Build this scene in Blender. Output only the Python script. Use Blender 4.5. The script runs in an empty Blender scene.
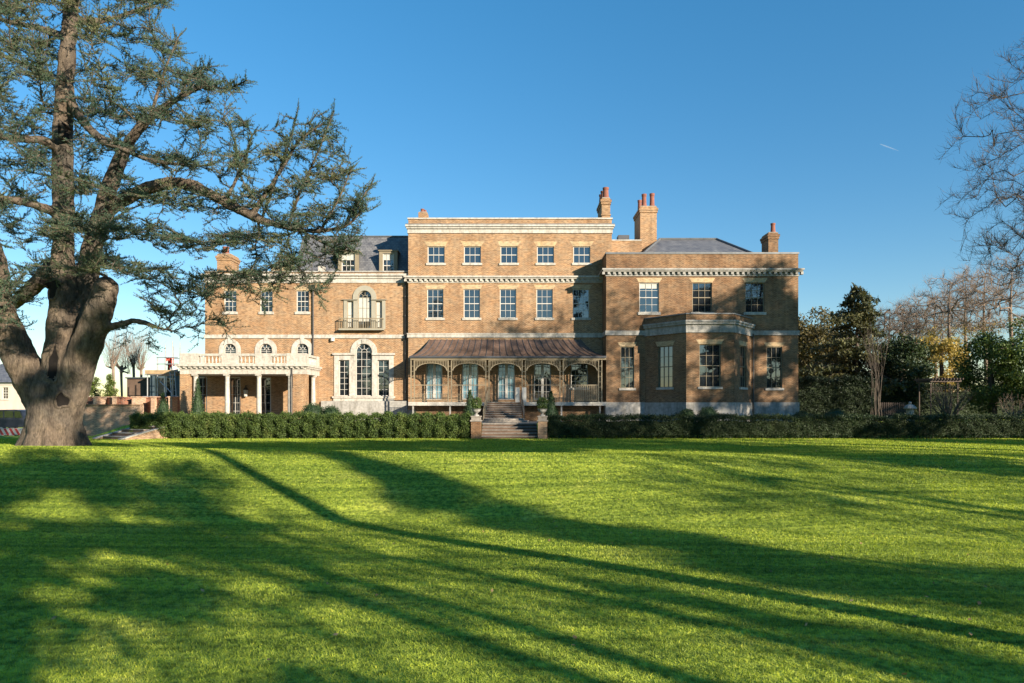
import bpy, math, random
import numpy as np
from mathutils import Vector

# ---------------------------------------------------------------- camera, sky, sun, exposure
SC = bpy.context.scene
F, HZ, ZC = 682.67, 406.0, 2.25            # focal length in pixels, horizon row, eye height
cam_d = bpy.data.cameras.new("camera"); cam = bpy.data.objects.new("camera", cam_d)
SC.collection.objects.link(cam)
cam_d.sensor_width = 36; cam_d.lens = 24; cam_d.shift_y = (HZ - 341.5) / 1024
cam_d.clip_start = .1; cam_d.clip_end = 8000
cam.location = (0, 0, ZC); cam.rotation_euler = (math.pi / 2, 0, 0)
SC.camera = cam
SUN_EL, SUN_AZ = 17.0, 135.0               # azimuth clockwise from +Y
W = bpy.data.worlds.new("World"); SC.world = W; W.use_nodes = True
wt = W.node_tree; bg = wt.nodes["Background"]
sky = wt.nodes.new("ShaderNodeTexSky"); sky.sky_type = 'NISHITA'; sky.sun_disc = False
sky.sun_elevation = math.radians(SUN_EL); sky.sun_rotation = math.radians(SUN_AZ)
sky.altitude = 0; sky.air_density = 1.0; sky.dust_density = 0.0; sky.ozone_density = 1.6
hs_ = wt.nodes.new("ShaderNodeHueSaturation"); hs_.inputs["Saturation"].default_value = 1.37; hs_.inputs["Hue"].default_value = .492
wt.links.new(sky.outputs[0], hs_.inputs["Color"]); 
tcw = wt.nodes.new("ShaderNodeTexCoord"); sxz = wt.nodes.new("ShaderNodeSeparateXYZ"); rw = wt.nodes.new("ShaderNodeValToRGB"); mw = wt.nodes.new("ShaderNodeMix")
wt.links.new(tcw.outputs["Generated"], sxz.inputs[0]); wt.links.new(sxz.outputs[2], rw.inputs[0]); mw.data_type = 'RGBA'; mw.blend_type = 'MULTIPLY'; mw.inputs[0].default_value = 1
rw.color_ramp.interpolation = 'B_SPLINE'
for p_, v_ in ((0., .40), (.12, .66), (.30, .90), (.36, .96), (.9, 1.05)):                # hand-set ramp dims and blues the sky towards the horizon
    el_ = rw.color_ramp.elements[0] if p_ == 0 else (rw.color_ramp.elements[1] if p_ == .9 else rw.color_ramp.elements.new(p_))
    el_.position = p_; k_ = max(0., 1 - p_ / .3); el_.color = (v_ * (1.04 - .14 * k_), v_ * (1.0 - .04 * k_), v_ * (1 + .12 * k_), 1)
wt.links.new(hs_.outputs[0], mw.inputs[6]); wt.links.new(rw.outputs[0], mw.inputs[7]); wt.links.new(mw.outputs[2], bg.inputs[0]); bg.inputs[1].default_value = 0.112
sd = bpy.data.lights.new("sun", 'SUN'); sun = bpy.data.objects.new("sun", sd); SC.collection.objects.link(sun)
sd.energy = 5.0; sd.angle = math.radians(.55); sd.color = (1.0, .86, .68)
_e, _a = math.radians(SUN_EL), math.radians(SUN_AZ)
SUNV = Vector((math.sin(_a) * math.cos(_e), math.cos(_a) * math.cos(_e), math.sin(_e)))
sun.rotation_euler = (-SUNV).to_track_quat('-Z', 'Y').to_euler(); sun.location = (30, -30, 30)
SC.view_settings.view_transform = 'Standard'; SC.view_settings.look = 'None'
SC.view_settings.exposure = 1.3; SC.view_settings.gamma = 1

# ---------------------------------------------------------------- helpers
rng = np.random.default_rng(7)
random.seed(7)
COL = SC.collection
WO = {}                                     # world origin of every object

def X(px, Y): return (px - 512) * Y / F
def Z(py, Y): return ZC + (HZ - py) * Y / F

def sstep(a, b, x):
    t = np.clip((np.asarray(x, float) - a) / (b - a), 0, 1); return t * t * (3 - 2 * t)

def gh(x, y):
    """height of the ground"""
    x = np.asarray(x, float); y = np.asarray(y, float)
    r = sstep(-2, 16, x)                                  # the bank softens towards the right
    top = 28.5 - .6 * np.sin(x * .16 + .5) + 1.5 * r; bot = 21.8 + .8 * np.sin(x * .11) - 6.0 * r
    t = np.clip((y - bot) / (top - bot), 0, 1); k = 1.6 * t - .6 * t * t + .18 * (t * t * (3 - 2 * t) - t)
    h = -1.28 * (1 - k) + (.38 * sstep(bot - 1, bot - 12, y) if False else .38 * sstep(0, 1, (bot - 1 - y) / 11))
    h = h * (1 - .12 * r) + .34 * np.exp(-((y - top + .6) / 2.4) ** 2) * (1 - .75 * r)
    h = h + .05 * np.sin(x * .31 + y * .17) * np.sin(y * .23 - x * .05) * (1 - sstep(36, 46, y))
    h = h + .42 * np.exp(-(((x + 22) / 7) ** 2 + ((y - 33) / 6) ** 2))
    h = h + 1.0 * sstep(47.7, 49.4, y) * sstep(-31, -27, x)
    return h

class MB:
    def __init__(s): s.V = []; s.F = {}; s.n = 0
    def add(s, V, *Fs):
        V = np.asarray(V, np.float32).reshape(-1, 3)
        for Fa in Fs:
            if isinstance(Fa, np.ndarray):
                s.F.setdefault(Fa.shape[1], []).append(Fa + s.n)
            else:
                for f in Fa: s.F.setdefault(len(f), []).append(np.array([f]) + s.n)
        s.V.append(V); s.n += len(V)
    def box(s, x0, x1, y0, y1, z0, z1):
        V = [(x, y, z) for z in (z0, z1) for y in (y0, y1) for x in (x0, x1)]
        s.add(V, [(0, 2, 3, 1), (4, 5, 7, 6), (0, 1, 5, 4), (1, 3, 7, 5), (3, 2, 6, 7), (2, 0, 4, 6)])
    def lathe(s, c, prof, k=20):
        a = np.arange(k) / k * 2 * math.pi
        V = np.array([(c[0] + r * math.cos(t), c[1] + r * math.sin(t), c[2] + z) for r, z in prof for t in a])
        m = len(prof)
        Fq = [(i * k + j, i * k + (j + 1) % k, (i + 1) * k + (j + 1) % k, (i + 1) * k + j) for i in range(m - 1) for j in range(k)]
        s.add(V, Fq, [tuple(range(k))[::-1], tuple((m - 1) * k + j for j in range(k))])
    def tube(s, pts, rad, k=8, caps=True):
        P = np.array(pts, float); n = len(P)
        R = np.full(n, rad) if np.isscalar(rad) else np.array(rad, float)
        T = np.gradient(P, axis=0); T /= np.linalg.norm(T, axis=1)[:, None] + 1e-9
        up = np.array([0, 0, 1.]) if abs(T[:, 2]).mean() < .8 else np.array([0, 1., 0])
        A = np.cross(T, up); A /= np.linalg.norm(A, axis=1)[:, None] + 1e-9
        B = np.cross(T, A)
        a = np.arange(k) / k * 2 * math.pi
        V = P[:, None] + R[:, None, None] * (np.cos(a)[None, :, None] * A[:, None] + np.sin(a)[None, :, None] * B[:, None])
        i, j = np.meshgrid(np.arange(n - 1), np.arange(k), indexing='ij'); i = i.ravel(); j = j.ravel(); j2 = (j + 1) % k
        s.add(V.reshape(-1, 3), np.stack([i * k + j, i * k + j2, (i + 1) * k + j2, (i + 1) * k + j], 1))
        if caps:
            s.F.setdefault(k, []).append(np.array([list(range(k))[::-1], [(n - 1) * k + q for q in range(k)]]) + s.n - n * k)
    def build(s, name, mat, parent=None, loc=None, smooth=False):
        V = np.concatenate(s.V) if s.V else np.zeros((0, 3), np.float32)
        o3 = np.array(loc if loc is not None else (WO[parent] if parent else (0, 0, 0)), float)
        me = bpy.data.meshes.new(name)
        loops, tot, uvs = [], [], []
        for k, L in s.F.items():
            Fa = np.concatenate(L).astype(np.int32)
            P = V[Fa]
            nrm = np.cross(P[:, 1] - P[:, 0], P[:, 2] - P[:, 0]) if k == 3 else np.cross(P[:, 2] - P[:, 0], P[:, 3] - P[:, 1])
            nrm = nrm / (np.linalg.norm(nrm, axis=1)[:, None] + 1e-12)
            h = np.hypot(nrm[:, 0], nrm[:, 1]) + 1e-9
            tx, ty = -nrm[:, 1] / h, nrm[:, 0] / h
            flip = np.where(tx + .01 * ty < 0, -1, 1); tx = tx * flip; ty = ty * flip
            u = P[:, :, 0] * tx[:, None] + P[:, :, 1] * ty[:, None]; v = P[:, :, 2].copy()
            flat = np.abs(nrm[:, 2]) > .75
            u[flat] = P[flat][:, :, 0]; v[flat] = P[flat][:, :, 1]
            uvs.append(np.stack([u, v], -1).reshape(-1, 2)); loops.append(Fa.ravel()); tot.append(np.full(len(Fa), k, np.int32))
        lv = np.concatenate(loops); tt = np.concatenate(tot)
        me.vertices.add(len(V)); me.vertices.foreach_set("co", (V - o3).astype(np.float32).ravel())
        me.loops.add(len(lv)); me.loops.foreach_set("vertex_index", lv)
        me.polygons.add(len(tt))
        ls = np.zeros(len(tt), np.int32); ls[1:] = np.cumsum(tt)[:-1]
        me.polygons.foreach_set("loop_start", ls)
        me.polygons.foreach_set("use_smooth", np.full(len(tt), bool(smooth)))
        uvl = me.uv_layers.new(name="UVMap"); uvl.data.foreach_set("uv", np.concatenate(uvs).astype(np.float32).ravel())
        me.update(calc_edges=True)
        me.materials.append(M[mat] if isinstance(mat, str) else mat)
        o = bpy.data.objects.new(name, me); COL.objects.link(o)
        WO[o] = o3
        if parent: o.parent = parent
        elif loc is not None: o.location = loc
        return o

def empty(name, loc, parent=None):
    o = bpy.data.objects.new(name, None); COL.objects.link(o); WO[o] = np.array(loc, float)
    if parent: o.parent = parent; o.location = WO[o] - WO[parent]
    else: o.location = loc
    o.empty_display_size = .3
    return o

def tag(o, label=None, cat=None, group=None, kind=None):
    for k, v in (("label", label), ("category", cat), ("group", group), ("kind", kind)):
        if v: o[k] = v
    return o

def copy_tree(o, parent=None):
    c = o.copy(); COL.objects.link(c)
    if parent: c.parent = parent
    for ch in list(o.children): copy_tree(ch, c)
    return c

class Fr:
    """a wall's own frame: u along it, z up, d outward"""
    def __init__(s, O, t):
        s.O = np.array((O[0], O[1], 0.)); t = np.array((t[0], t[1], 0.)); s.t = t / np.linalg.norm(t)
        s.n = np.array((s.t[1], -s.t[0], 0.))
    def P(s, u, z, d=0.): return s.O + s.t * u + s.n * d + np.array((0, 0, z))
    def box(s, mb, u0, u1, z0, z1, d0, d1):
        V = [s.P(u, z, d) for z in (z0, z1) for d in (d0, d1) for u in (u0, u1)]
        mb.add(V, [(0, 2, 3, 1), (4, 5, 7, 6), (0, 1, 5, 4), (1, 3, 7, 5), (3, 2, 6, 7), (2, 0, 4, 6)])
    def poly(s, mb, pts, d0, d1):
        k = len(pts); V = [s.P(u, z, d) for d in (d0, d1) for u, z in pts]
        mb.add(V, [tuple(range(k))[::-1], tuple(range(k, 2 * k))], [(i, (i + 1) % k, k + (i + 1) % k, k + i) for i in range(k)])
    def arc(s, mb, cu, cz, r0, r1, a0, a1, d0, d1, n=14, ez=1.):
        for i in range(n):
            p, q = a0 + (a1 - a0) * i / n, a0 + (a1 - a0) * (i + 1) / n
            s.poly(mb, [(cu + r * math.cos(a), cz + ez * r * math.sin(a)) for r, a in ((r0, p), (r1, p), (r1, q), (r0, q))], d0, d1)
    def bar(s, mb, a, b, w, d0, d1):
        a = np.array(a); b = np.array(b); t = (b - a) / np.linalg.norm(b - a); m = np.array((-t[1], t[0])) * w / 2
        s.poly(mb, [a - m, b - m, b + m, a + m], d0, d1)

def wall(mb, fr, u0, u1, z0, z1, holes=(), d=0., depth=.3):
    us = sorted({u0, u1, *[h[0] for h in holes], *[h[1] for h in holes]}); us = [u for u in us if u0 <= u <= u1]
    zs = sorted({z0, z1, *[h[2] for h in holes], *[h[3] for h in holes]}); zs = [z for z in zs if z0 <= z <= z1]
    for a, b in zip(us, us[1:]):
        for c, e in zip(zs, zs[1:]):
            m, n = (a + b) / 2, (c + e) / 2
            if any(h[0] < m < h[1] and h[2] < n < h[3] for h in holes): continue
            mb.add([fr.P(a, c, d), fr.P(b, c, d), fr.P(b, e, d), fr.P(a, e, d)], [(0, 1, 2, 3)])
    q = lambda *p: mb.add([fr.P(*x) for x in p], [(0, 1, 2, 3)])
    for h in holes:
        a, b, c, e = h[:4]
        if len(h) > 4:
            r = (b - a) / 2; s = e - r; n = 16
            for i in range(n):
                t0, t1 = math.pi * i / n, math.pi * (i + 1) / n
                p0 = (a + r + r * math.cos(t0), s + r * math.sin(t0)); p1 = (a + r + r * math.cos(t1), s + r * math.sin(t1))
                q((p0[0], p0[1], d), (p0[0], e, d), (p1[0], e, d), (p1[0], p1[1], d))
                q((p0[0], p0[1], d), (p1[0], p1[1], d), (p1[0], p1[1], d - depth), (p0[0], p0[1], d - depth))
            e = s
        else:
            q((a, e, d), (b, e, d), (b, e, d - depth), (a, e, d - depth))
        q((a, c, d), (b, c, d), (b, c, d - depth), (a, c, d - depth))
        q((a, c, d), (a, e, d), (a, e, d - depth), (a, c, d - depth))
        q((b, c, d), (b, e, d), (b, e, d - depth), (b, c, d - depth))

# ---------------------------------------------------------------- materials
M = {}
def nmat(name):
    m = bpy.data.materials.new(name); m.use_nodes = True; M[name] = m
    nt = m.node_tree; return m, nt, nt.nodes["Principled BSDF"]
def noise(nt, scale, detail=4, vec=None, rough=.6, sc3=None, kind='Object'):
    tc = nt.nodes.new("ShaderNodeTexCoord"); n = nt.nodes.new("ShaderNodeTexNoise")
    n.inputs["Scale"].default_value = scale; n.inputs["Detail"].default_value = detail; n.inputs["Roughness"].default_value = rough
    mp = nt.nodes.new("ShaderNodeMapping"); nt.links.new(tc.outputs[kind], mp.inputs[0]); nt.links.new(mp.outputs[0], n.inputs["Vector"])
    if sc3: mp.inputs["Scale"].default_value = sc3
    return n
def ramp(nt, src, stops):
    r = nt.nodes.new("ShaderNodeValToRGB"); nt.links.new(src, r.inputs[0])
    while len(r.color_ramp.elements) < len(stops): r.color_ramp.elements.new(.5)
    for e, (p, c) in zip(r.color_ramp.elements, stops): e.position = p; e.color = (*c, 1) if len(c) == 3 else c
    return r
def mixc(nt, a, b, fac, mode='MIX'):
    m = nt.nodes.new("ShaderNodeMix"); m.data_type = 'RGBA'; m.blend_type = mode
    for sock, v in ((m.inputs[6], a), (m.inputs[7], b), (m.inputs[0], fac)):
        if hasattr(v, "is_linked"): nt.links.new(v, sock)
        elif isinstance(v, (int, float)): sock.default_value = v
        else: sock.default_value = (*v, 1)
    return m.outputs[2]
def bump(nt, bsdf, src, strength, dist=.02):
    b = nt.nodes.new("ShaderNodeBump"); b.inputs["Strength"].default_value = strength; b.inputs["Distance"].default_value = dist
    nt.links.new(src, b.inputs["Height"]); nt.links.new(b.outputs[0], bsdf.inputs["Normal"])

def plain(name, c, rough=.7, var=.2, scale=3., metal=0., bmp=0., fine=None, spec=.4, streak=0.):
    m, nt, b = nmat(name)
    n = noise(nt, scale)
    lo = tuple(v * (1 - var) for v in c); hi = tuple(min(1, v * (1 + var)) for v in c)
    r = ramp(nt, n.outputs["Fac"], [(.3, lo), (.7, hi)])
    col = r.outputs[0]
    if fine:
        n2 = noise(nt, fine, 3); r2 = ramp(nt, n2.outputs["Fac"], [(.3, (.72,) * 3), (.7, (1.15,) * 3)])
        col = mixc(nt, col, r2.outputs[0], 1., 'MULTIPLY')
    if streak:
        n3 = noise(nt, 1., 5, kind='UV', sc3=(2.2, .35, 1.), rough=.7); r3 = ramp(nt, n3.outputs['Fac'], [(.36, (.50, .49, .45)), (.53, (1, 1, 1))])
        col = mixc(nt, col, r3.outputs[0], streak, 'MULTIPLY')
    nt.links.new(col, b.inputs["Base Color"])
    b.inputs["Roughness"].default_value = rough; b.inputs["Metallic"].default_value = metal
    b.inputs["Specular IOR Level"].default_value = spec
    if bmp: bump(nt, b, noise(nt, scale * 6).outputs["Fac"], bmp)
    return m

def brick(name, c1, c2, mortar, patch, patch_amt=.5, bw=.24, bh=.085, ms=.014, warm=(1.12, .95, .8)):
    m, nt, b = nmat(name)
    tc = nt.nodes.new("ShaderNodeTexCoord"); t = nt.nodes.new("ShaderNodeTexBrick")
    nt.links.new(tc.outputs["UV"], t.inputs["Vector"])
    t.inputs["Scale"].default_value = 1; t.inputs["Brick Width"].default_value = bw; t.inputs["Row Height"].default_value = bh
    t.inputs["Mortar Size"].default_value = ms; t.inputs["Mortar Smooth"].default_value = .2; t.inputs["Bias"].default_value = -.1
    t.inputs["Color1"].default_value = (*c1, 1); t.inputs["Color2"].default_value = (*c2, 1); t.inputs["Mortar"].default_value = (*mortar, 1)
    # every brick its own tone: clumps of a few bricks, then weathering at metre scale
    n1 = noise(nt, 1., 2, kind='UV', sc3=(3.2, 11., 1.)); r1 = ramp(nt, n1.outputs["Fac"], [(.28, (.58,) * 3), (.5, (1, 1, 1)), (.72, (1.32, 1.3, 1.26))])
    col = mixc(nt, t.outputs[0], r1.outputs[0], 1., 'MULTIPLY')
    n2 = noise(nt, .35, 5, kind='UV', rough=.65); r2 = ramp(nt, n2.outputs["Fac"], [(.42, (1, 1, 1)), (.68, patch)])
    col = mixc(nt, col, r2.outputs[0], patch_amt, 'MULTIPLY')
    n3 = noise(nt, 1.4, 4, kind='UV', sc3=(1., 1.6, 1.)); r3 = ramp(nt, n3.outputs["Fac"], [(.35, (.86,) * 3), (.66, warm)])
    col = mixc(nt, col, r3.outputs[0], .8, 'MULTIPLY')
    n5 = noise(nt, 1., 4, kind='UV', sc3=(1.5, .16, 1.)); r5 = ramp(nt, n5.outputs["Fac"], [(.36, (.74, .72, .70)), (.52, (1, 1, 1))])
    col = mixc(nt, col, r5.outputs[0], .65, 'MULTIPLY')
    nt.links.new(col, b.inputs["Base Color"]); b.inputs["Roughness"].default_value = .88; b.inputs["Specular IOR Level"].default_value = .2
    bump(nt, b, t.outputs["Fac"], -.5, .012)
    return m

def leafmat(name, stops, scale=.6, trans=.3, rough=.6, isl=True, spec=.3):
    m, nt, b = nmat(name)
    n = noise(nt, scale, 3); col = ramp(nt, n.outputs["Fac"], stops).outputs[0]
    if isl:
        g = nt.nodes.new("ShaderNodeNewGeometry"); r = ramp(nt, g.outputs["Random Per Island"], [(0, (.55, .6, .6)), (.5, (1, 1, 1)), (1, (1.45, 1.35, 1.2))])
        col = mixc(nt, col, r.outputs[0], 1., 'MULTIPLY')
    nt.links.new(col, b.inputs["Base Color"]); b.inputs["Roughness"].default_value = rough; b.inputs["Specular IOR Level"].default_value = spec
    tr = nt.nodes.new("ShaderNodeBsdfTranslucent"); nt.links.new(mixc(nt, col, (1.3, 1.25, .6), 1., 'MULTIPLY'), tr.inputs[0])
    mx = nt.nodes.new("ShaderNodeMixShader"); mx.inputs[0].default_value = trans
    nt.links.new(b.outputs[0], mx.inputs[1]); nt.links.new(tr.outputs[0], mx.inputs[2])
    nt.links.new(mx.outputs[0], nt.nodes["Material Output"].inputs[0])
    return m

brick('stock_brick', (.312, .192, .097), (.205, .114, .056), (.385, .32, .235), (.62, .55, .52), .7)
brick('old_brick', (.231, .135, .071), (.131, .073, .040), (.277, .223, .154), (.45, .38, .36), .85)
brick('gauged_brick', (.42, .335, .205), (.38, .30, .18), (.42, .35, .25), (.9, .85, .8), .4)
brick('red_brick', (.277, .092, .046), (.200, .065, .039), (.323, .262, .216), (.6, .55, .55), .6)
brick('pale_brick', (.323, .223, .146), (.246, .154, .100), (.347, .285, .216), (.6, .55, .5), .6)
plain('white_stone', (.431, .408, .362), .7, .1, .8, fine=6., streak=0.55)
plain('grey_stone', (.308, .300, .277), .75, .16, .7, fine=5., streak=0.7)
plain('sage_stone', (.277, .262, .208), .7, .1, 1.5)
plain('step_stone', (.231, .208, .181), .8, .25, 1.5, fine=9., streak=0.6)
plain('paving', (.262, .231, .193), .85, .2, .8, fine=7.)
plain('lead', (.131, .139, .146), .5, .15, 1.2, metal=.3, streak=0.5)
plain('lead_dark', (.05, .055, .065), .5, .2, 1.2)
plain('copper_roof', (.185, .122, .092), .42, .3, 1.1, metal=.35, fine=5., streak=0.5)
plain('beige_paint', (.208, .173, .115), .55, .1, 2.)
plain('white_paint', (.477, .462, .424), .45, .06, 2.)
plain('iron', (.05, .045, .042), .5, .2, 5.)
plain('terracotta', (.20, .075, .05), .8, .2, 5.)
plain('render_wall', (.508, .424, .362), .85, .06, .6, streak=0.25)
plain('curtain', (.400, .400, .362), .9, .15, 2.)
plain('steel', (.42, .43, .44), .4, .15, 4., metal=.7)
plain('board', (.323, .231, .131), .8, .25, 3.)
plain('red_sheet', (.50, .065, .035), .6, .2, 4.)
plain('white_bag', (.539, .524, .493), .7, .1, 4.)
plain('teal_cladding', (.05, .075, .09), .5, .25, .8)
plain('brown_cladding', (.10, .065, .045), .8, .3, 1.5)
plain('car_paint', (.03, .035, .05), .3, .1, 2.)
plain('rubber', (.02, .02, .02), .9, .1, 5.)
plain('red_paint', (.42, .05, .04), .5, .1, 5.)
plain('hollow_shade', (.008, .006, .005), 1., .4, 6., bmp=.8)
plain('cut_wood', (.34, .25, .16), .9, .2, 4., bmp=.4)
plain('twig_bark', (.085, .068, .054), .9, .3, 2.)
plain('pale_twig', (.19, .14, .105), .9, .25, 2.)
plain('trellis_wood', (.075, .055, .045), .85, .2, 3.)
plain('soil', (.06, .042, .03), .95, .3, 3.)
m, nt, b = nmat('glass')
b.inputs["Base Color"].default_value = (.012, .016, .02, 1); b.inputs["Roughness"].default_value = .02; b.inputs["IOR"].default_value = 2.3
bump(nt, b, noise(nt, .9, 2).outputs["Fac"], .08, .05)
# slate: courses of thin tiles
m, nt, b = nmat('slate')
tc = nt.nodes.new("ShaderNodeTexCoord"); t = nt.nodes.new("ShaderNodeTexBrick"); nt.links.new(tc.outputs["UV"], t.inputs[0])
t.inputs["Scale"].default_value = 1; t.inputs["Brick Width"].default_value = .3; t.inputs["Row Height"].default_value = .18; t.inputs["Mortar Size"].default_value = .012
t.inputs["Color1"].default_value = (.13, .135, .15, 1); t.inputs["Color2"].default_value = (.09, .095, .11, 1); t.inputs["Mortar"].default_value = (.04, .04, .05, 1)
n = noise(nt, 1.6, 4, kind='UV'); r = ramp(nt, n.outputs["Fac"], [(.3, (.7,) * 3), (.7, (1.5, 1.45, 1.3))])
nt.links.new(mixc(nt, t.outputs[0], r.outputs[0], 1., 'MULTIPLY'), b.inputs["Base Color"]); b.inputs["Roughness"].default_value = .5
bump(nt, b, t.outputs["Fac"], -.4, .02)
# bark of the cedar
m, nt, b = nmat('cedar_bark')
n = noise(nt, 1., 6, sc3=(3.2, 3.2, .8), rough=.7); r = ramp(nt, n.outputs["Fac"], [(.28, (.06, .050, .044)), (.5, (.17, .145, .125)), (.74, (.30, .255, .21))])
n2 = noise(nt, .55, 4); r2 = ramp(nt, n2.outputs["Fac"], [(.35, (.72, .74, .72)), (.66, (1.25, 1.12, .95))])
n4 = noise(nt, 14., 4, sc3=(1., 1., .35)); r4 = ramp(nt, n4.outputs["Fac"], [(.35, (.6,) * 3), (.6, (1.1,) * 3)])
c = mixc(nt, mixc(nt, r.outputs[0], r2.outputs[0], 1., 'MULTIPLY'), r4.outputs[0], .8, 'MULTIPLY')
nt.links.new(c, b.inputs["Base Color"]); b.inputs["Roughness"].default_value = .92; b.inputs["Specular IOR Level"].default_value = .15
n3 = noise(nt, 1., 8, sc3=(7., 7., 1.8), rough=.75)
bump(nt, b, n3.outputs["Fac"], 1., .3)
# lawn sheet and blades
def lawncol(nt):
    n = noise(nt, .35, 5, rough=.7); a = ramp(nt, n.outputs["Fac"], [(.3, (.235, .31, .045)), (.55, (.34, .41, .062)), (.75, (.45, .47, .10))]).outputs[0]
    n2 = noise(nt, 1., 3, sc3=(.10, 1.3, 1.)); r2 = ramp(nt, n2.outputs["Fac"], [(.35, (.74, .78, .75)), (.65, (1.2, 1.16, 1.1))])
    a = mixc(nt, a, r2.outputs[0], .8, 'MULTIPLY')
    n6 = noise(nt, 1., 3, sc3=(.05, 2.6, 0.)); r6 = ramp(nt, n6.outputs['Fac'], [(.40, (.62, .70, .66)), (.50, (1, 1, 1)), (.62, (1.12, 1.1, 1.))])
    a = mixc(nt, a, r6.outputs[0], .8, 'MULTIPLY')
    n7 = noise(nt, 7., 3); r7 = ramp(nt, n7.outputs['Fac'], [(.36, (.42, .5, .48)), (.5, (.95, .97, .95)), (.65, (1.35, 1.28, 1.2))])
    return mixc(nt, a, r7.outputs[0], .9, 'MULTIPLY')
m, nt, b = nmat('lawn_sheet')
n = noise(nt, 9., 4); r = ramp(nt, n.outputs["Fac"], [(.35, (.75,) * 3), (.65, (1.15,) * 3)])
nt.links.new(mixc(nt, lawncol(nt), r.outputs[0], 1., 'MULTIPLY'), b.inputs["Base Color"]); b.inputs["Roughness"].default_value = .9; b.inputs["Specular IOR Level"].default_value = .1
bump(nt, b, noise(nt, 30., 3).outputs["Fac"], 1., .06)
m, nt, b = nmat('grass_blade')
g = nt.nodes.new("ShaderNodeNewGeometry"); r = ramp(nt, g.outputs["Random Per Island"], [(0, (.55, .65, .5)), (.6, (1.0, 1.0, 1.)), (.93, (1.2, 1.15, 1.1)), (1, (1.6, 1.3, 1.4))])
c = mixc(nt, lawncol(nt), r.outputs[0], 1., 'MULTIPLY')
nt.links.new(c, b.inputs["Base Color"]); b.inputs["Roughness"].default_value = .55; b.inputs["Specular IOR Level"].default_value = .25
tr = nt.nodes.new("ShaderNodeBsdfTranslucent"); nt.links.new(mixc(nt, c, (1.5, 1.4, .6), 1., 'MULTIPLY'), tr.inputs[0])
mx = nt.nodes.new("ShaderNodeMixShader"); mx.inputs[0].default_value = .4
nt.links.new(b.outputs[0], mx.inputs[1]); nt.links.new(tr.outputs[0], mx.inputs[2]); nt.links.new(mx.outputs[0], nt.nodes["Material Output"].inputs[0])
leafmat('cedar_needles', [(.3, (.028, .058, .043)), (.5, (.05, .092, .058)), (.74, (.15, .155, .06))], .30, .15)
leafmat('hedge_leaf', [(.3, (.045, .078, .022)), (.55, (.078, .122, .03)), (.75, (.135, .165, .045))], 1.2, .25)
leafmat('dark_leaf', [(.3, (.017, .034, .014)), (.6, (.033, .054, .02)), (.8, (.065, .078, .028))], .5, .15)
leafmat('yew_leaf', [(.3, (.02, .045, .02)), (.7, (.045, .08, .03))], 1.5, .15)
leafmat('bright_leaf', [(.3, (.06, .10, .02)), (.7, (.13, .17, .04))], .7, .25)
leafmat('golden_leaf', [(.3, (.22, .155, .045)), (.5, (.34, .26, .075)), (.75, (.42, .35, .13))], .6, .35)
leafmat('pine_leaf', [(.3, (.04, .052, .026)), (.6, (.085, .088, .038)), (.8, (.14, .11, .045))], .35, .15)
leafmat('russet_leaf', [(.3, (.08, .065, .03)), (.6, (.12, .105, .045)), (.8, (.09, .105, .04))], .5, .3)
leafmat('dead_leaf', [(.3, (.22, .12, .05)), (.7, (.42, .30, .16))], 3., .2)
m, nt, b = nmat('trail'); b.inputs["Base Color"].default_value = (.8, .8, .8, 1); b.inputs["Alpha"].default_value = .07; b.inputs["Roughness"].default_value = 1
plain('hedge_core', (.02, .03, .012), 1., .3, 3.)
m, nt, b = nmat('sky_tint_glass'); b.inputs["Base Color"].default_value = (.16, .30, .37, 1); b.inputs["Roughness"].default_value = .05; b.inputs["IOR"].default_value = 2.0  # blue sky reflection painted into the pane colour
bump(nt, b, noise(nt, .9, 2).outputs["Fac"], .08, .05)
leafmat('hedge_shaded', [(.3, (.008, .016, .007)), (.7, (.018, .032, .012))], .8, .1)  # leaf darkened so its colour carries the shade on these hedges
brick('garden_brick', (.46, .33, .24), (.34, .22, .15), (.5, .42, .34), (.6, .55, .5), .5)  # pale brick lightened to stand in for sun on the retaining wall
# ---------------------------------------------------------------- ground
def axis(a, b, step, far, g=1.35):
    v = list(np.arange(a, b + 1e-6, step)); s = step
    while v[-1] < far: s *= g; v.append(v[-1] + s)
    s = step; w = [v[0]]
    while w[-1] > -far: s *= g; w.append(w[-1] - s)
    return np.array(w[1:][::-1] + v)
gx = axis(-40, 40, .5, 3000); gy = axis(-20, 56, .4, 3000)
gX, gY = np.meshgrid(gx, gy); gz = gh(gX, gY)
mb = MB(); nx, ny = len(gx), len(gy)
i, j = np.meshgrid(np.arange(ny - 1), np.arange(nx - 1), indexing='ij'); k = (i * nx + j).ravel()
mb.add(np.stack([gX, gY, gz], -1), np.stack([k, k + 1, k + nx + 1, k + nx], 1))
o = mb.build('lawn', 'lawn_sheet', smooth=True); tag(o, 'mown green lawn rising in a low bank towards the house', 'lawn', kind='structure')
# gravel terrace in front of the house, 4 mm above the soil
mb = MB(); mb.box(-27, 24, 49.6, 60, .9, 1.012)
tag(mb.build('terrace', 'paving'), 'pale paved terrace at the foot of the house', 'terrace', kind='structure')

# ---------------------------------------------------------------- the house
YM, YR, YL = 57.0, 54.6, 57.5
house = empty('manor_house', (0, 57, 1.0))
tag(house, 'large brown brick Georgian manor house with white stone bands, copper veranda and pillared porch', 'house')
FM, FRr, FL = Fr((0, YM), (1, 0)), Fr((0, YR), (1, 0)), Fr((0, YL), (1, 0))
_w = random.Random(3)

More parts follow.
